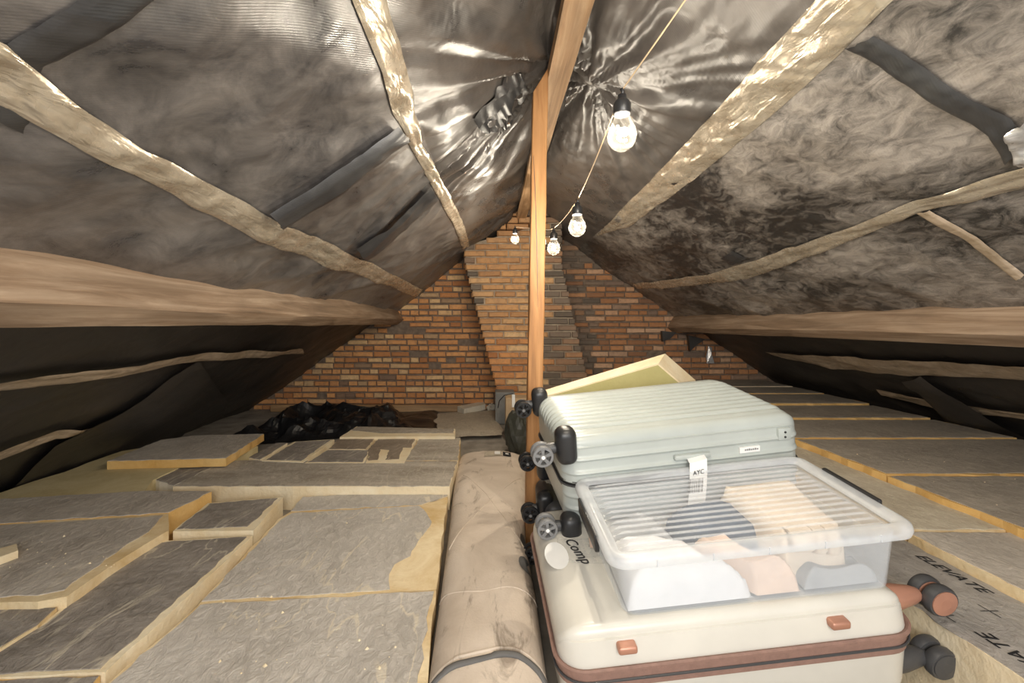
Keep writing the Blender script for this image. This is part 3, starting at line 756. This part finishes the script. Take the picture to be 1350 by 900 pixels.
# foil scraps under the right purlin
def scrap():
    P = [Ud(px, py, 4.82) for px, py in ((934, 456), (939, 458), (937, 466), (942, 479), (932, 479), (931, 470))]
    m = len(P); V = [tuple(p) for p in P]+[(p.x+.002, p.y+.012, p.z) for p in P]
    V[2] = (V[2][0], V[2][1]-.02, V[2][2])
    o = mk('foil_scrap', V, [tuple(range(m-1, -1, -1)), tuple(range(m, 2*m))]+[(k, (k+1) % m, (k+1) % m+m, k+m) for k in range(m)], M_silver)
    tag(o, 'silver foil scrap hanging on the gable below the right purlin', 'foil')
scrap()
for pts in (((873, 436), (892, 438), (884, 446), (874, 450)), ((908, 442), (930, 447), (918, 455), (910, 463))):
    P = [Ud(px, py, 4.80) for px, py in pts]; m = 4
    mk('torn_foil_flap', [tuple(p) for p in P]+[(p.x, p.y+.05, p.z) for p in P], [(3, 2, 1, 0), (4, 5, 6, 7)]+[(k, (k+1) % m, (k+1) % m+m, k+m) for k in range(m)], M_memD, CR_)
# insulation panel propped up behind the suitcases
def lean():
    fr = [Ud(715, 523, 2.02), Ud(868, 479, 2.02), Ud(896, 503, 2.02), Ud(905, 702, 2.02), Ud(715, 702, 2.02)]
    bk = [Ud(718, 514, 2.09), Ud(877, 466, 2.10), Ud(917, 501, 2.10), Ud(925, 690, 2.10), Ud(718, 690, 2.09)]
    m = 5; V = [tuple(p) for p in fr+bk]
    Fc = [(4, 3, 2, 1, 0), (5, 6, 7, 8, 9)]+[(k, (k+1) % m, (k+1) % m+m, k+m) for k in range(m)]
    o = mk('insulation_board', V, Fc, M_foamp); tag(o, 'olive-faced foam board with cream edges propped behind the top suitcase', 'insulation board')
    c = [p+Vector((0, -.003, 0)) for p in inset3(fr)]
    mk('olive_face', [tuple(p) for p in c]+[(p.x, p.y+.002, p.z) for p in c], [(4, 3, 2, 1, 0)]+[(k, (k+1) % m, (k+1) % m+m, k+m) for k in range(m)], M_foamg, o)
def inset3(P):
    c = sum(P, Vector())/len(P); return [p.lerp(c, .02) for p in P]
lean()

# ------------------------------------------------------------------ beige roll
def roll():
    # stations: depth, left x, right x, top height (relative to the eye)
    st = [(.45, -.10, .12, -.82), (.80, -.135, .125, -.80), (1.02, -.153, .128, -.795), (1.10, -.157, .132, -.79), (1.4, -.165, .135, -.785), (1.8, -.180, .128, -.79), (2.3, -.205, .175, -.80), (2.8, -.222, .205, -.815), (2.98, -.215, .195, -.83), (3.03, -.19, .17, -.85)]
    ny, nk = 90, 28; V = []
    ys = np.linspace(.45, 3.03, ny)
    xl = np.interp(ys, [s[0] for s in st], [s[1] for s in st]); xr = np.interp(ys, [s[0] for s in st], [s[2] for s in st]); zt = np.interp(ys, [s[0] for s in st], [s[3] for s in st])
    for i in range(ny):
        for k in range(nk):
            a = math.pi*k/(nk-1); c, s = -math.cos(a), math.sin(a)
            c = math.copysign(abs(c)**.75, c); s = s**.42
            x = (xl[i]+xr[i])/2+c*(xr[i]-xl[i])/2
            z = .004+(zt[i]+H-.004)*s
            z += .007*float(N1.fbm(np.array(x*7.), np.array(ys[i]*3.), 3))*s
            V.append((x, ys[i], z))
    Fc = [(i*nk+k, (i+1)*nk+k, (i+1)*nk+k+1, i*nk+k+1) for i in range(ny-1) for k in range(nk-1)]
    Fc += [tuple(range(nk)), tuple((ny-1)*nk+k for k in range(nk-1, -1, -1))]+[(i*nk, i*nk+nk-1, (i+1)*nk+nk-1, (i+1)*nk) for i in range(ny-1)]
    o = mk('carpet_roll', V, Fc, M_roll, smooth=True); tag(o, 'long rolled beige cloth with dark smudges between boards and suitcases', 'roll')
    def top(x, y):
        i = min(ny-1, max(0, int((y-.45)/(2.58)*(ny-1)))); h = (xr[i]-xl[i])/2; m_ = (xl[i]+xr[i])/2
        u = max(-1, min(1, (x-m_)/h)); c = math.copysign(abs(u)**(1/.75), u); s = max(0, 1-c*c)**.5
        return .004+(zt[i]+H-.004)*s**.42+.007*float(N1.fbm(np.array(x*7.), np.array(ys[i]*3.), 3))
    # dark piped hem near the viewer
    def hem(yf, r, mat, name, dz=0.0, u0=-.97, u1=.97, n=40):
        pts = []
        for k in range(n):
            u = u0+(u1-u0)*k/(n-1); y = yf(u); i = min(ny-1, max(0, int((y-.45)/2.58*(ny-1))))
            x = (xl[i]+xr[i])/2+u*(xr[i]-xl[i])/2; pts.append((x, y, top(x, y)+dz))
        return mk(name, *tube(pts, r, 8), mat, o, smooth=True)
    hem(lambda u: 1.085-.05*abs(u)**3+.012*math.sin(u*3), .009, M_piping, 'piped_hem')
    hem(lambda u: 1.107-.05*abs(u)**3+.012*math.sin(u*3), .005, M_roll, 'hem_fold')
    hem(lambda u: 1.36+.01*math.sin(u*4), .003, M_roll, 'seam', -.001)
    # two seams that cross near the far end
    hem(lambda u: 2.05+.45*u, .0025, M_roll, 'seam', -.001, -.9, .8); hem(lambda u: 2.1-.5*u, .0025, M_roll, 'seam', -.001, -.75, .9)
    # sewn label and black tag
    for x0, x1, mat, nm in ((-.055, .055, M_beigecard, 'label_patch'), (.062, .112, M_black, 'black_tag'), (.01, .045, M_paper, 'printed_label')):
        y0, y1 = 2.80, 2.93; dz = .003 if nm != 'printed_label' else .006
        if nm == 'printed_label': y0, y1 = 2.82, 2.91
        n = 6; vv = [(x0+(x1-x0)*a/n, y, top(x0+(x1-x0)*a/n, y)+dz) for a in range(n+1) for y in (y0, y1)]
        mk(nm, vv, [(2*a, 2*a+2, 2*a+3, 2*a+1) for a in range(n)], mat, o)
        if nm == 'black_tag': mk('tag_mark', [(.078, 2.84, top(.078, 2.84)+.006), (.098, 2.84, top(.098, 2.84)+.006), (.098, 2.89, top(.098, 2.89)+.006), (.078, 2.89, top(.078, 2.89)+.006)], [(0, 1, 2, 3)], M_paper, o)
    for x, y, w_, h_ in ((.112, 1.53, .026, .05), (.125, 1.72, .022, .07)):
        n = 14; ctr = (x, y, top(x, y)+.003)
        vv = [ctr]+[(x+w_*math.cos(2*math.pi*k/n), y+h_*math.sin(2*math.pi*k/n), top(x+w_*math.cos(2*math.pi*k/n), y+h_*math.sin(2*math.pi*k/n))+.003) for k in range(n)]
        mk('grey_stain', vv, [(0, k+1, (k+1) % n+1) for k in range(n)], M_greystain, o)
roll()

# ------------------------------------------------------------------ suitcases
def Rm(yaw, pitch, rollv):
    return Matrix.Rotation(yaw, 3, 'Z') @ Matrix.Rotation(pitch, 3, 'X') @ Matrix.Rotation(rollv, 3, 'Y')
def shell(L, W, h, rc, re, taper=0.0, ribs=0, ramp_=.0, side_ridges=0, nx=26, up=1):
    """half shell, open face at z=0; rc edge radius, re end radius"""
    xs = []
    for k in range(9):
        a = math.pi/2*k/8; xs.append((re*(1-math.cos(a)), re*(1-math.sin(a))))
    sts = [(x, e) for x, e in xs]+[(re+(L-2*re)*k/nx, 0) for k in range(1, nx)]+[(L-x, e) for x, e in reversed(xs)]
    V = []
    nseg = 7; nt_ = 12*max(ribs, 2) if ribs else 16; ns = 40
    for x, e in sts:
        r = max(.012, rc-e*.6); hh = h-e*.9; w0, w1 = e, W-e
        prof = []
        for k in range(ns):      # front wall upwards
            z = (hh-r)*k/ns; y = w0+taper*z/h
            b = 0
            if side_ridges:
                for q in range(side_ridges):
                    zc = h*(.22+.30*q); b += .007*math.exp(-((z-zc)/.0055)**2)
            prof.append((y-b, z))
        yt0, yt1 = w0+taper*(hh/h), w1-taper*(hh/h)
        for k in range(nseg):
            a = math.pi/2*k/nseg; prof.append((yt0+r*(1-math.cos(a)), hh-r+r*math.sin(a)))
        for k in range(nt_+1):
            t = k/nt_; y = yt0+r+(yt1-yt0-2*r)*t
            b = 0
            if ribs: b = ramp_*(abs(math.sin(math.pi*ribs*t))**.45-.5)*min(1, 8*t, 8*(1-t))
            prof.append((y, hh+b))
        for k in range(1, nseg+1):
            a = math.pi/2*(1-k/nseg); prof.append((yt1-r*(1-math.cos(a)), hh-r+r*math.sin(a)))
        for k in range(ns-1, -1, -1):
            z = (hh-r)*k/ns; prof.append((w1-taper*z/h, z))
        m = len(prof); V += [(x, y, z*up) for y, z in prof]
    n = len(sts)
    Fc = [(i*m+k, (i+1)*m+k, (i+1)*m+k+1, i*m+k+1) for i in range(n-1) for k in range(m-1)]
    Fc += [tuple(range(m)), tuple((n-1)*m+k for k in range(m-1, -1, -1))]
    Fc += [(i*m, i*m+m-1, (i+1)*m+m-1, (i+1)*m) for i in range(n-1)]
    if up > 0: Fc = [tuple(reversed(q)) for q in Fc]
    return V, Fc
def rrect(x0, y0, x1, y1, r, n=8, z=0.0):
    out = []
    for cx, cy, a0 in ((x1-r, y1-r, 0), (x0+r, y1-r, 90), (x0+r, y0+r, 180), (x1-r, y0+r, 270)):
        for k in range(n+1):
            a = math.radians(a0+90*k/n); out.append((cx+r*math.cos(a), cy+r*math.sin(a), z))
    return out
def band(x0, y0, x1, y1, r, z0, z1, out):
    """belt around a case: closed loop with a rectangular section"""
    loops = []
    for off, z in ((-.012, z0), (out, z0), (out, z1), (-.012, z1)):
        loops.append(rrect(x0-off, y0-off, x1+off, y1+off, max(.01, r+off), 8, z))
    m = len(loops[0]); V = [p for l in loops for p in l]
    Fc = [(a*m+k, a*m+(k+1) % m, ((a+1) % 4)*m+(k+1) % m, ((a+1) % 4)*m+k) for a in range(4) for k in range(m)]
    return V, Fc
def spoke_wheel(r, t):
    parts = []
    n = 24; V = []
    prof = [(r*.74, -t), (r*.95, -t), (r, -t*.6), (r, t*.6), (r*.95, t), (r*.74, t)]
    for rr, z in prof:
        for k in range(n): V.append((rr*math.cos(2*math.pi*k/n), z, rr*math.sin(2*math.pi*k/n)))
    m = len(prof)
    parts.append((V, [(i*n+k, ((i+1) % m)*n+k, ((i+1) % m)*n+(k+1) % n, i*n+(k+1) % n) for i in range(m) for k in range(n)]))
    parts.append(lathe([(r*.30, -t*1.1), (r*.30, t*1.1)], 14, 'y'))
    for q in range(5):
        a = 2*math.pi*q/5+.3; c, s = math.cos(a), math.sin(a); wv = r*.13
        vv = []
        for rr, ww in ((r*.2, wv*.8), (r*.8, wv*1.4)):
            for sg in (-1, 1):
                for y in (-t*.8, t*.8): vv.append((c*rr-s*ww*sg, y, s*rr+c*ww*sg))
        parts.append((vv, [(0, 1, 3, 2), (4, 6, 7, 5), (0, 4, 5, 1), (2, 3, 7, 6), (0, 2, 6, 4), (1, 5, 7, 3)]))
    return merge(*parts)
def caster(parent, c, mat, housing=True, hz=1, rad=.031):
    """double caster on the left end of a case; c = wheel centre in the case's own frame"""
    if housing:
        bm = box_bm((-.016, -.008, -.058), (.044, .056, .052), .024, 5)
        V = [tuple(v.co+Vector((-.002, c[1]-.022, c[2]+.022*hz))) for v in bm.verts]; bm.verts.index_update(); Fc = [[v.index for v in f.verts] for f in bm.faces]; bm.free()
        h = smooth_angle(mk('wheel_housing', V, Fc, M_dark, parent, local=True), 40)
    stem = merge(move(lathe([(.016, 0), (.017, .02), (.013, .05)], 14, 'x'), (c[0]+.012, c[1]+.010, c[2]+.010*hz)))
    s = smooth_angle(mk('wheel_fork', *stem, M_darkg, parent, local=True))
    for dy in (-.016, .016):
        wv = mk('wheel', *move(spoke_wheel(rad, .008), (c[0], c[1]+dy, c[2])), mat, parent, local=True); smooth_angle(wv, 40)
        mk('axle_cap', *move(lathe([(.0055, -.010), (.0055, .010)], 10, 'y'), (c[0], c[1]+dy, c[2])), M_paper if mat is M_wheel else M_wheel, wv, local=True)

# top suitcase: frame origin = front left corner of its upper face
L, W, T = .737, .461, .284
rot = Rm(.077, .137, -.092)
org = Vector((.198, 1.309, -.337+H))+rot @ Vector((0, 0, -T))
SC = empty('suitcase', org, rot.to_euler()); tag(SC, 'pale grey-green ribbed hard suitcase lying on top of the stack', 'suitcase')
hz_ = T*.5
smooth_angle(mk('shell_half', *move(shell(L, W, T*.5-.006, .028, .055, .010, 11, .015, 3), (0, 0, hz_+.006)), M_case, SC, local=True), 50)
smooth_angle(mk('shell_half', *move(shell(L, W, T*.5-.006, .04, .05, .010, 11, .006, 2, up=-1), (0, 0, hz_-.006)), M_case, SC, local=True), 50)
zb_ = mk('zip_band', *band(.003, .003, L-.003, W-.003, .055, hz_-.016, hz_+.010, .004), M_dark, SC, local=True)
mk('zip_line', *tube(rrect(-.004, -.004, L+.004, W+.004, .06, 8, hz_-.003), .003, 6, True), M_darkg, zb_, local=True)
caster(SC, (-.060, .004, T-.034), M_wheel, True, 1); caster(SC, (-.062, .004, .026), M_wheel, True, -1)
caster(SC, (-.055, W-.03, T-.04), M_dark, True, 1); caster(SC, (-.055, W-.03, .03), M_dark, True, -1)
# corner plate with two screws
bm = box_bm((L-.085, -.004, T-.072), (L-.045, .016, T-.034), .005, 2)
cpz = smooth_angle(mkbm('corner_plate', bm, M_case, SC, local=True), 40)
for z in (T-.046, T-.061): mk('screw', *move(lathe([(.0035, -.0055), (.0035, .003)], 8, 'y'), (L-.065, 0, z)), M_dark, cpz, local=True)
mkbm('sticker', box_bm((L-.205, -.0026, T-.098), (L-.142, .004, T-.080), .0005, 1), M_paper, SC, local=True)
for q in range(7):   # row of tiny blurred print
    mkbm('print_mark', box_bm((L-.190+q*.0062, -.0031, T-.091), (L-.1855+q*.0062, -.0025, T-.0865+.0007*(q % 3))), M_wheel, SC, local=True)
# luggage tag hanging from the front handle
tg = empty('luggage_tag', (0, 0, 0), None, SC)
def strap():
    pts = [(.392, -.010, T-.088), (.390, -.028, T-.094), (.384, -.040, T-.125), (.376, -.050, T-.165), (.366, -.058, T-.21), (.358, -.064, T-.26)]
    V = []; n = len(pts)
    for i, (x, y, z) in enumerate(pts):
        for sx in (-.026, .026):
            for dy in (0, .0012): V.append((x+sx, y+dy, z+sx*.15))
    Fc = []
    for i in range(n-1):
        a, b = i*4, (i+1)*4; Fc += [(a, a+2, b+2, b), (a+1, b+1, b+3, a+3), (a, b, b+1, a+1), (a+2, a+3, b+3, b+2)]
    Fc += [(0, 1, 3, 2), ((n-1)*4, (n-1)*4+2, (n-1)*4+3, (n-1)*4+1)]
    mk('tag_strip', V, Fc, M_paper, tg, local=True)
    text('AYC', .017, M_black, tg, Mx((1, 0, .1), (.15, .3, 1), (0, -1, .3), (.366, -.0425, T-.128)), local=True)
    xx = .352
    while xx < .394:
        wd = rnd.choice((.001, .0018, .0028)); y0, z0 = -.0445, T-.137; y1, z1 = -.0535, T-.175
        mk('barcode_bar', [(xx, y0, z0), (xx+wd, y0, z0), (xx+wd-.008, y1, z1), (xx-.008, y1, z1)], [(0, 3, 2, 1)], M_black, tg, local=True); xx += wd+.0018
strap()
hm = smooth_angle(mkbm('side_handle', box_bm((.33, -.010, T-.096), (.44, .006, T-.080), .005, 2), M_case, SC, local=True), 40)

# cream suitcase: frame origin = front left corner of the zip plane
rotc = Rm(.034, .118, -.10); Lc, Wc, hc, low = .791, .549, .091, .13
CS = empty('suitcase', Vector((.148, .978, -.764+H)), rotc.to_euler()); tag(CS, 'large cream hard suitcase with brown zip under the clear box', 'suitcase')
smooth_angle(mk('shell_half', *move(shell(Lc, Wc, hc-.012, .022, .06, .020), (0, 0, .012)), M_cream, CS, local=True), 50)
smooth_angle(mk('shell_half', *move(shell(Lc, Wc, low, .03, .06, .008, up=-1), (0, 0, -.026)), M_cream, CS, local=True), 50)
zc = mk('zip_band', *band(.002, .002, Lc-.002, Wc-.002, .062, -.028, .016, .007), M_zip, CS, local=True)
mk('zip_line', *tube(rrect(-.007, -.007, Lc+.007, Wc+.007, .068, 8, -.010), .0028, 6, True), M_darkg, zc, local=True)
mk('zip_ridge', *tube(rrect(-.006, -.006, Lc+.006, Wc+.006, .067, 8, .015), .005, 6, True), M_zip, zc, local=True)
for x in (.125, .590):
    smooth_angle(mkbm('brown_foot', box_bm((x, -.008, .045), (x+.042, .022, .064), .006, 3), M_copper, CS, local=True), 40)
# copper casters at the right end
def ccaster(x, y, z, rim, cap):
    smooth_angle(mk('wheel_fork', *move(lathe([(.030, 0), (.028, .03), (.020, .07), (.014, .085)], 16, 'x'), (Lc-.02, y+.02, z+.004)), cap, CS, local=True))
    for k, dy in enumerate((0, .034)):
        wv = smooth_angle(mk('wheel', *move(lathe([(.020, -.013), (.033, -.012), (.036, -.006), (.036, .006), (.033, .012), (.020, .013)], 28, 'y'), (x, y+dy, z)), rim, CS, local=True), 40)
        mk('wheel_cap', *move(lathe([(.012, -.017), (.029, -.0145), (.029, -.010)], 24, 'y'), (x, y+dy, z)), cap, wv, local=True)
ccaster(Lc+.098, .055, .035, M_darkg, M_copper); ccaster(Lc+.085, .035, -.105, M_darkg, M_darkg)
# sticker under clear tape with handwriting
zt_ = hc+.0012
mk('clear_tape', [(.035, .255, zt_), (.20, .22, zt_), (.235, .33, zt_), (.06, .36, zt_)], [(0, 1, 2, 3)], M_tapeclear, CS, local=True)
mk('round_sticker', [(.045+.032*math.cos(a*.3), .285+.06*math.sin(a*.3), zt_+.0005) for a in range(21)], [tuple(range(21))], M_paper, CS, local=True)
text('Comp', .046, M_black, CS, Mx((.25, -1, 0), (.9, .25, 0), (0, 0, 1), (.078, .35, zt_+.001)), 'handwriting', True, .3)
mk('tape_mark', [(.142, .30, zt_+.001), (.160, .295, zt_+.001), (.168, .345, zt_+.001), (.150, .35, zt_+.001)], [(0, 1, 2, 3)], M_peach, CS, local=True)

# dark suitcase hidden under the back of the top one (only wheels show)
rotb = Rm(.05, .05, -.06)
BS = empty('suitcase', Vector((.19, 1.60, .062)), rotb.to_euler()); tag(BS, 'dark suitcase under the back of the pale ribbed one, black wheels showing', 'suitcase')
smooth_angle(mk('shell_half', *move(shell(.62, .26, .115, .03, .04), (0, 0, .12)), M_darkg, BS, local=True), 50)
smooth_angle(mk('shell_half', *move(shell(.62, .26, .115, .03, .04, up=-1), (0, 0, .118)), M_darkg, BS, local=True), 50)
caster(BS, (-.045, .05, .19), M_dark, True, 1); caster(BS, (-.045, .05, .04), M_dark, True, -1)

# ------------------------------------------------------------------ clear storage box
Bl, Bw, Bh = .677, .389, .167
ob = Vector(CS.location)+rotc @ Vector((.121, .003, hc+.002))
rotx = Rm(.034-.005, .118, -.10)
BX = empty('storage_box', ob, rotx.to_euler()); tag(BX, 'clear plastic storage box with ribbed lid on the cream suitcase', 'box')
def tub():
    V = []; t = .0025; lv = [(.042, .0), (.034, .006), (.026, Bh-.030)]
    loops = []
    for ins, z in lv: loops.append(rrect(ins, ins, Bl-ins, Bw-ins, .035, 6, z))
    for ins, z in reversed(lv): loops.append(rrect(ins+t, ins+t, Bl-ins-t, Bw-ins-t, .033, 6, z+(t if z < .01 else 0)))
    m = len(loops[0]); n = len(loops); V = [p for l in loops for p in l]
    Fc = [(i*m+k, i*m+(k+1) % m, (i+1)*m+(k+1) % m, (i+1)*m+k) for i in range(n-1) for k in range(m)]
    Fc += [tuple(range(m-1, -1, -1)), tuple((n-1)*m+k for k in range(m))]
    return smooth_angle(mk('tub', V, Fc, M_clear, BX, local=True), 40)
tub()
def lid():
    zt = Bh-.006
    # rounded rim
    prof = [(.020, -.022), (.002, -.022), (-.001, -.012), (.002, -.002), (.010, .004), (.024, .004), (.034, -.002), (.036, -.008)]
    loops = [rrect(i, i, Bl-i, Bw-i, max(.012, .045-i), 8, zt+z) for i, z in prof]
    m = len(loops[0]); V = [p for l in loops for p in l]
    Fc = [(i*m+k, i*m+(k+1) % m, (i+1)*m+(k+1) % m, (i+1)*m+k) for i in range(len(prof)-1) for k in range(m)]
    rim = smooth_angle(mk('lid_rim', V, Fc, M_rim, BX, local=True), 50)
    # ribbed panel
    nr = 14; x0, x1, y0, y1 = .034, Bl-.034, .034, Bw-.034; ny = nr*8; V = []; ex = 5
    xs = [x0, x0+.012, x0+.028, x0+.05]+[x0+.05+(x1-x0-.1)*k/8 for k in range(1, 8)]+[x1-.05, x1-.028, x1-.012, x1]
    for x in xs:
        g = min(1, max(0, min(x-x0-.012, x1-.012-x)/.016))
        for j in range(ny+1):
            y = y0+(y1-y0)*j/ny; ph = (j/8) % 1.0
            b = .010*max(0, math.sin(2*math.pi*ph))**.5*g
            V.append((x, y, zt-.012+b))
    m = ny+1
    Fc = [(i*m+j, (i+1)*m+j, (i+1)*m+j+1, i*m+j+1) for i in range(len(xs)-1) for j in range(ny)]
    smooth_angle(mk('lid_panel', V, Fc, M_lid, BX, local=True), 40)
    for k in range(5):   # small vertical marks on the rim
        x = .10+k*.12
        mkbm('rim_stop', box_bm((x, -.0015, zt-.020), (x+.003, .002, zt-.004), .0005, 1), M_rim, BX, local=True)
    for x, nm in ((-.006, 'clip'), (Bl-.006, 'clip')):
        smooth_angle(mkbm(nm, box_bm((x, .11, zt-.050 if x < 0 else zt-.016), (x+.012, .29, zt-.006 if x < 0 else zt+.006), .004, 2), M_dark, BX, local=True), 40)
lid()
def cloth(name, pts, h, mat, label, amp=.012, seed=0, n=26, z0=.009, edge=.18, freq=22):
    """folded cloth lying in the box: outline of four corners in the box frame"""
    P = [Vector((x, y, 0)) for x, y in pts]
    U, Vv = np.meshgrid(np.linspace(0, 1, n), np.linspace(0, 1, n), indexing='ij')
    X = (1-U)*(1-Vv)*P[0].x+U*(1-Vv)*P[1].x+U*Vv*P[2].x+(1-U)*Vv*P[3].x
    Y = (1-U)*(1-Vv)*P[0].y+U*(1-Vv)*P[1].y+U*Vv*P[2].y+(1-U)*Vv*P[3].y
    e = np.clip(np.minimum(np.minimum(U, 1-U), np.minimum(Vv, 1-Vv))/edge, 0, 1)**.5
    Z = z0+e*(h+amp*N2.ridge(X*freq*.4+seed, Y*freq*.4, 2))
    V = np.concatenate([np.stack([X, Y, Z], -1).reshape(-1, 3), np.stack([X, Y, np.full_like(X, z0)], -1).reshape(-1, 3)])
    k = n*n
    Fc = [(i*n+j, (i+1)*n+j, (i+1)*n+j+1, i*n+j+1) for i in range(n-1) for j in range(n-1)]
    M4 = rotx.to_4x4(); M4.translation = ob
    Vw = [tuple(M4 @ Vector(v)) for v in V[:k]]
    Vb = [tuple(M4 @ Vector(v)) for v in V[k:]]
    o = mk(name, Vw+Vb, Fc+[tuple(reversed([q+k for q in f])) for f in Fc], mat, smooth=True); tag(o, label, 'clothing', 'clothes inside the clear box'); return o
cloth('folded_cloth', [(.045, .045), (.33, .045), (.24, .17), (.05, .24)], .085, M_white, 'bright white folded cloth at the front left of the clear box', .008, 1)
cloth('folded_cloth', [(.34, .048), (.44, .048), (.33, .20), (.25, .19)], .075, M_peach, 'peach pink cloth beside the white cloth in the clear box', .01, 2)
cloth('folded_cloth', [(.26, .20), (.50, .16), (.52, .31), (.24, .33)], .085, M_navy, 'navy blue cloth in the middle of the clear box', .012, 3)
cloth('folded_cloth', [(.43, .085), (.575, .080), (.62, .34), (.40, .34)], .115, M_beigec, 'beige cloth piled at the back right of the clear box', .006, 4, z0=.012, edge=.08)
cloth('folded_cloth', [(.45, .05), (.62, .05), (.62, .12), (.45, .12)], .040, M_greyc, 'grey cloth at the front right of the clear box', .012, 5)
cloth('folded_cloth', [(.05, .25), (.24, .20), (.23, .34), (.05, .34)], .06, M_greyc, 'grey cloth at the back left of the clear box', .012, 6)
def socks():
    M4 = rotx.to_4x4(); M4.translation = ob
    x0 = .440
    for q, wd in enumerate((.052, .028, .030)):
        V = []; zb_ = .082-.006*q
        prof = [(.100, .128), (.084, .130), (.074, .124), (.068, .110), (.067, zb_+.008), (.072, zb_), (.080, zb_+.004)]
        for a, (y, z) in enumerate(prof):
            for dx, dy in ((.001, .003), (wd*.3, -.003), (wd*.7, -.003), (wd-.001, .003)): V.append(tuple(M4 @ Vector((x0+dx, y+dy, z+(.008*(1-dx/wd) if q == 0 and a > 3 else 0)))))
        n = len(prof)
        for a, (y, z) in enumerate(prof):
            for dx in (.001, wd-.001): V.append(tuple(M4 @ Vector((x0+dx, y+.014, z-.004))))
        Fc = [(i*4+k, i*4+k+1, (i+1)*4+k+1, (i+1)*4+k) for i in range(n-1) for k in range(3)]
        b0 = n*4
        Fc += [(b0+2*i, b0+2*i+2, b0+2*i+3, b0+2*i+1) for i in range(n-1)]+[(i*4, (i+1)*4, b0+2*(i+1), b0+2*i) for i in range(n-1)]+[(i*4+3, b0+2*i+1, b0+2*(i+1)+1, (i+1)*4+3) for i in range(n-1)]
        Fc += [(0, b0, b0+1, 3, 2, 1), ((n-1)*4, (n-1)*4+1, (n-1)*4+2, (n-1)*4+3, b0+2*(n-1)+1, b0+2*(n-1))]
        o = mk('cloth_band', V, Fc, M_beigec); smooth_angle(o, 60); x0 += wd+.001
        tag(o, ['leftmost and widest', 'middle', 'rightmost'][q]+' of three cream cloth bands against the box front', 'cloth band', 'cloth bands in the clear box')
socks()

# ------------------------------------------------------------------ string of bulbs
def strings():
    bulbs = [((820, 176), .95), ((761, 298), 1.57), ((730, 326), 2.12), ((713.5, 318), 2.75), ((679, 315), 3.25)]
    C = [Ud(p[0], p[1], d) for p, d in bulbs]
    # the string goes on behind the camera
    C = [Vector((.50, -.60, 1.42)), Vector((-.15, -.25, 1.50)), Vector((.42, .35, 1.50))]+C
    root = empty('string_lights', (C[3].x, C[3].y, C[3].z-.05)); tag(root, 'string of glowing clear bulbs hanging from the ridge', 'string lights')
    rl = Vector(root.location)
    gp = [(.0, .030), (.010, .0285), (.020, .022), (.028, .010), (.0305, -.0)]
    prof = [(.001, -.036), (.012, -.034), (.022, -.027), (.028, -.016), (.030, -.004), (.027, .010), (.021, .022), (.016, .032), (.0145, .040), (.0145, .045)]
    gv, gf = lathe(prof, 24); gf = gf[:-2]+[gf[-2]]
    sv, sf = lathe([(.016, .038), (.018, .042), (.018, .062), (.014, .068), (.009, .072), (.009, .080)], 16)
    fp = []
    for k in range(25):
        a = 2*math.pi*k/24*2.5; fp.append((.009*math.cos(a), .009*math.sin(a), -.014+.030*k/24))
    fv, ff = tube(fp, .0022, 6)
    hk = tube([(0, 0, .078), (.002, 0, .088), (-.002, 0, .094)], .004, 6)
    top = []
    gm = fm = sm = None
    for i, c in enumerate(C):
        p = c-rl
        def part(name, v, f, mat, par, loc, me=None):
            if me is None:
                me = bpy.data.meshes.new(name); me.from_pydata(v, [], f); me.polygons.foreach_set('use_smooth', [True]*len(me.polygons)); me.materials.append(mat)
            o = bpy.data.objects.new(name, me); col.objects.link(o); o.parent = par; o.location = loc; return o, me
        b, gm = part('bulb', gv, gf, M_glass, root, p, gm)
        f_, fm = part('filament', fv, ff, M_fil, b, (0, 0, 0), fm)
        s_, sm = part('socket', *merge((sv, sf), hk), M_dark, root, p, sm)
        l = bpy.data.lights.new('bulb_light', 'POINT'); l.energy = BULB_W; l.color = (1, .89, .72); l.shadow_soft_size = .007
        lo = bpy.data.objects.new('bulb_light', l); col.objects.link(lo); lo.location = c
        top.append(c+Vector((0, 0, .09)))
    # cord: from socket to socket, sagging a little
    path = [top[0]]
    mids = {2: Vector((.52, .75, 1.75))}
    for i in range(len(top)-1):
        a, b = top[i], top[i+1]
        for k in range(1, 9):
            t = k/8; q = a.lerp(b, t)
            if i in mids: q = (1-t)**2*a+2*t*(1-t)*mids[i]+t*t*b
            else: q = q-Vector((0, 0, .04*4*t*(1-t)*(a-b).length*.5))
            path.append(q)
    mk('cord', *tube([p-rl for p in path], 0.0016, 6), M_card, root, local=True)
strings()
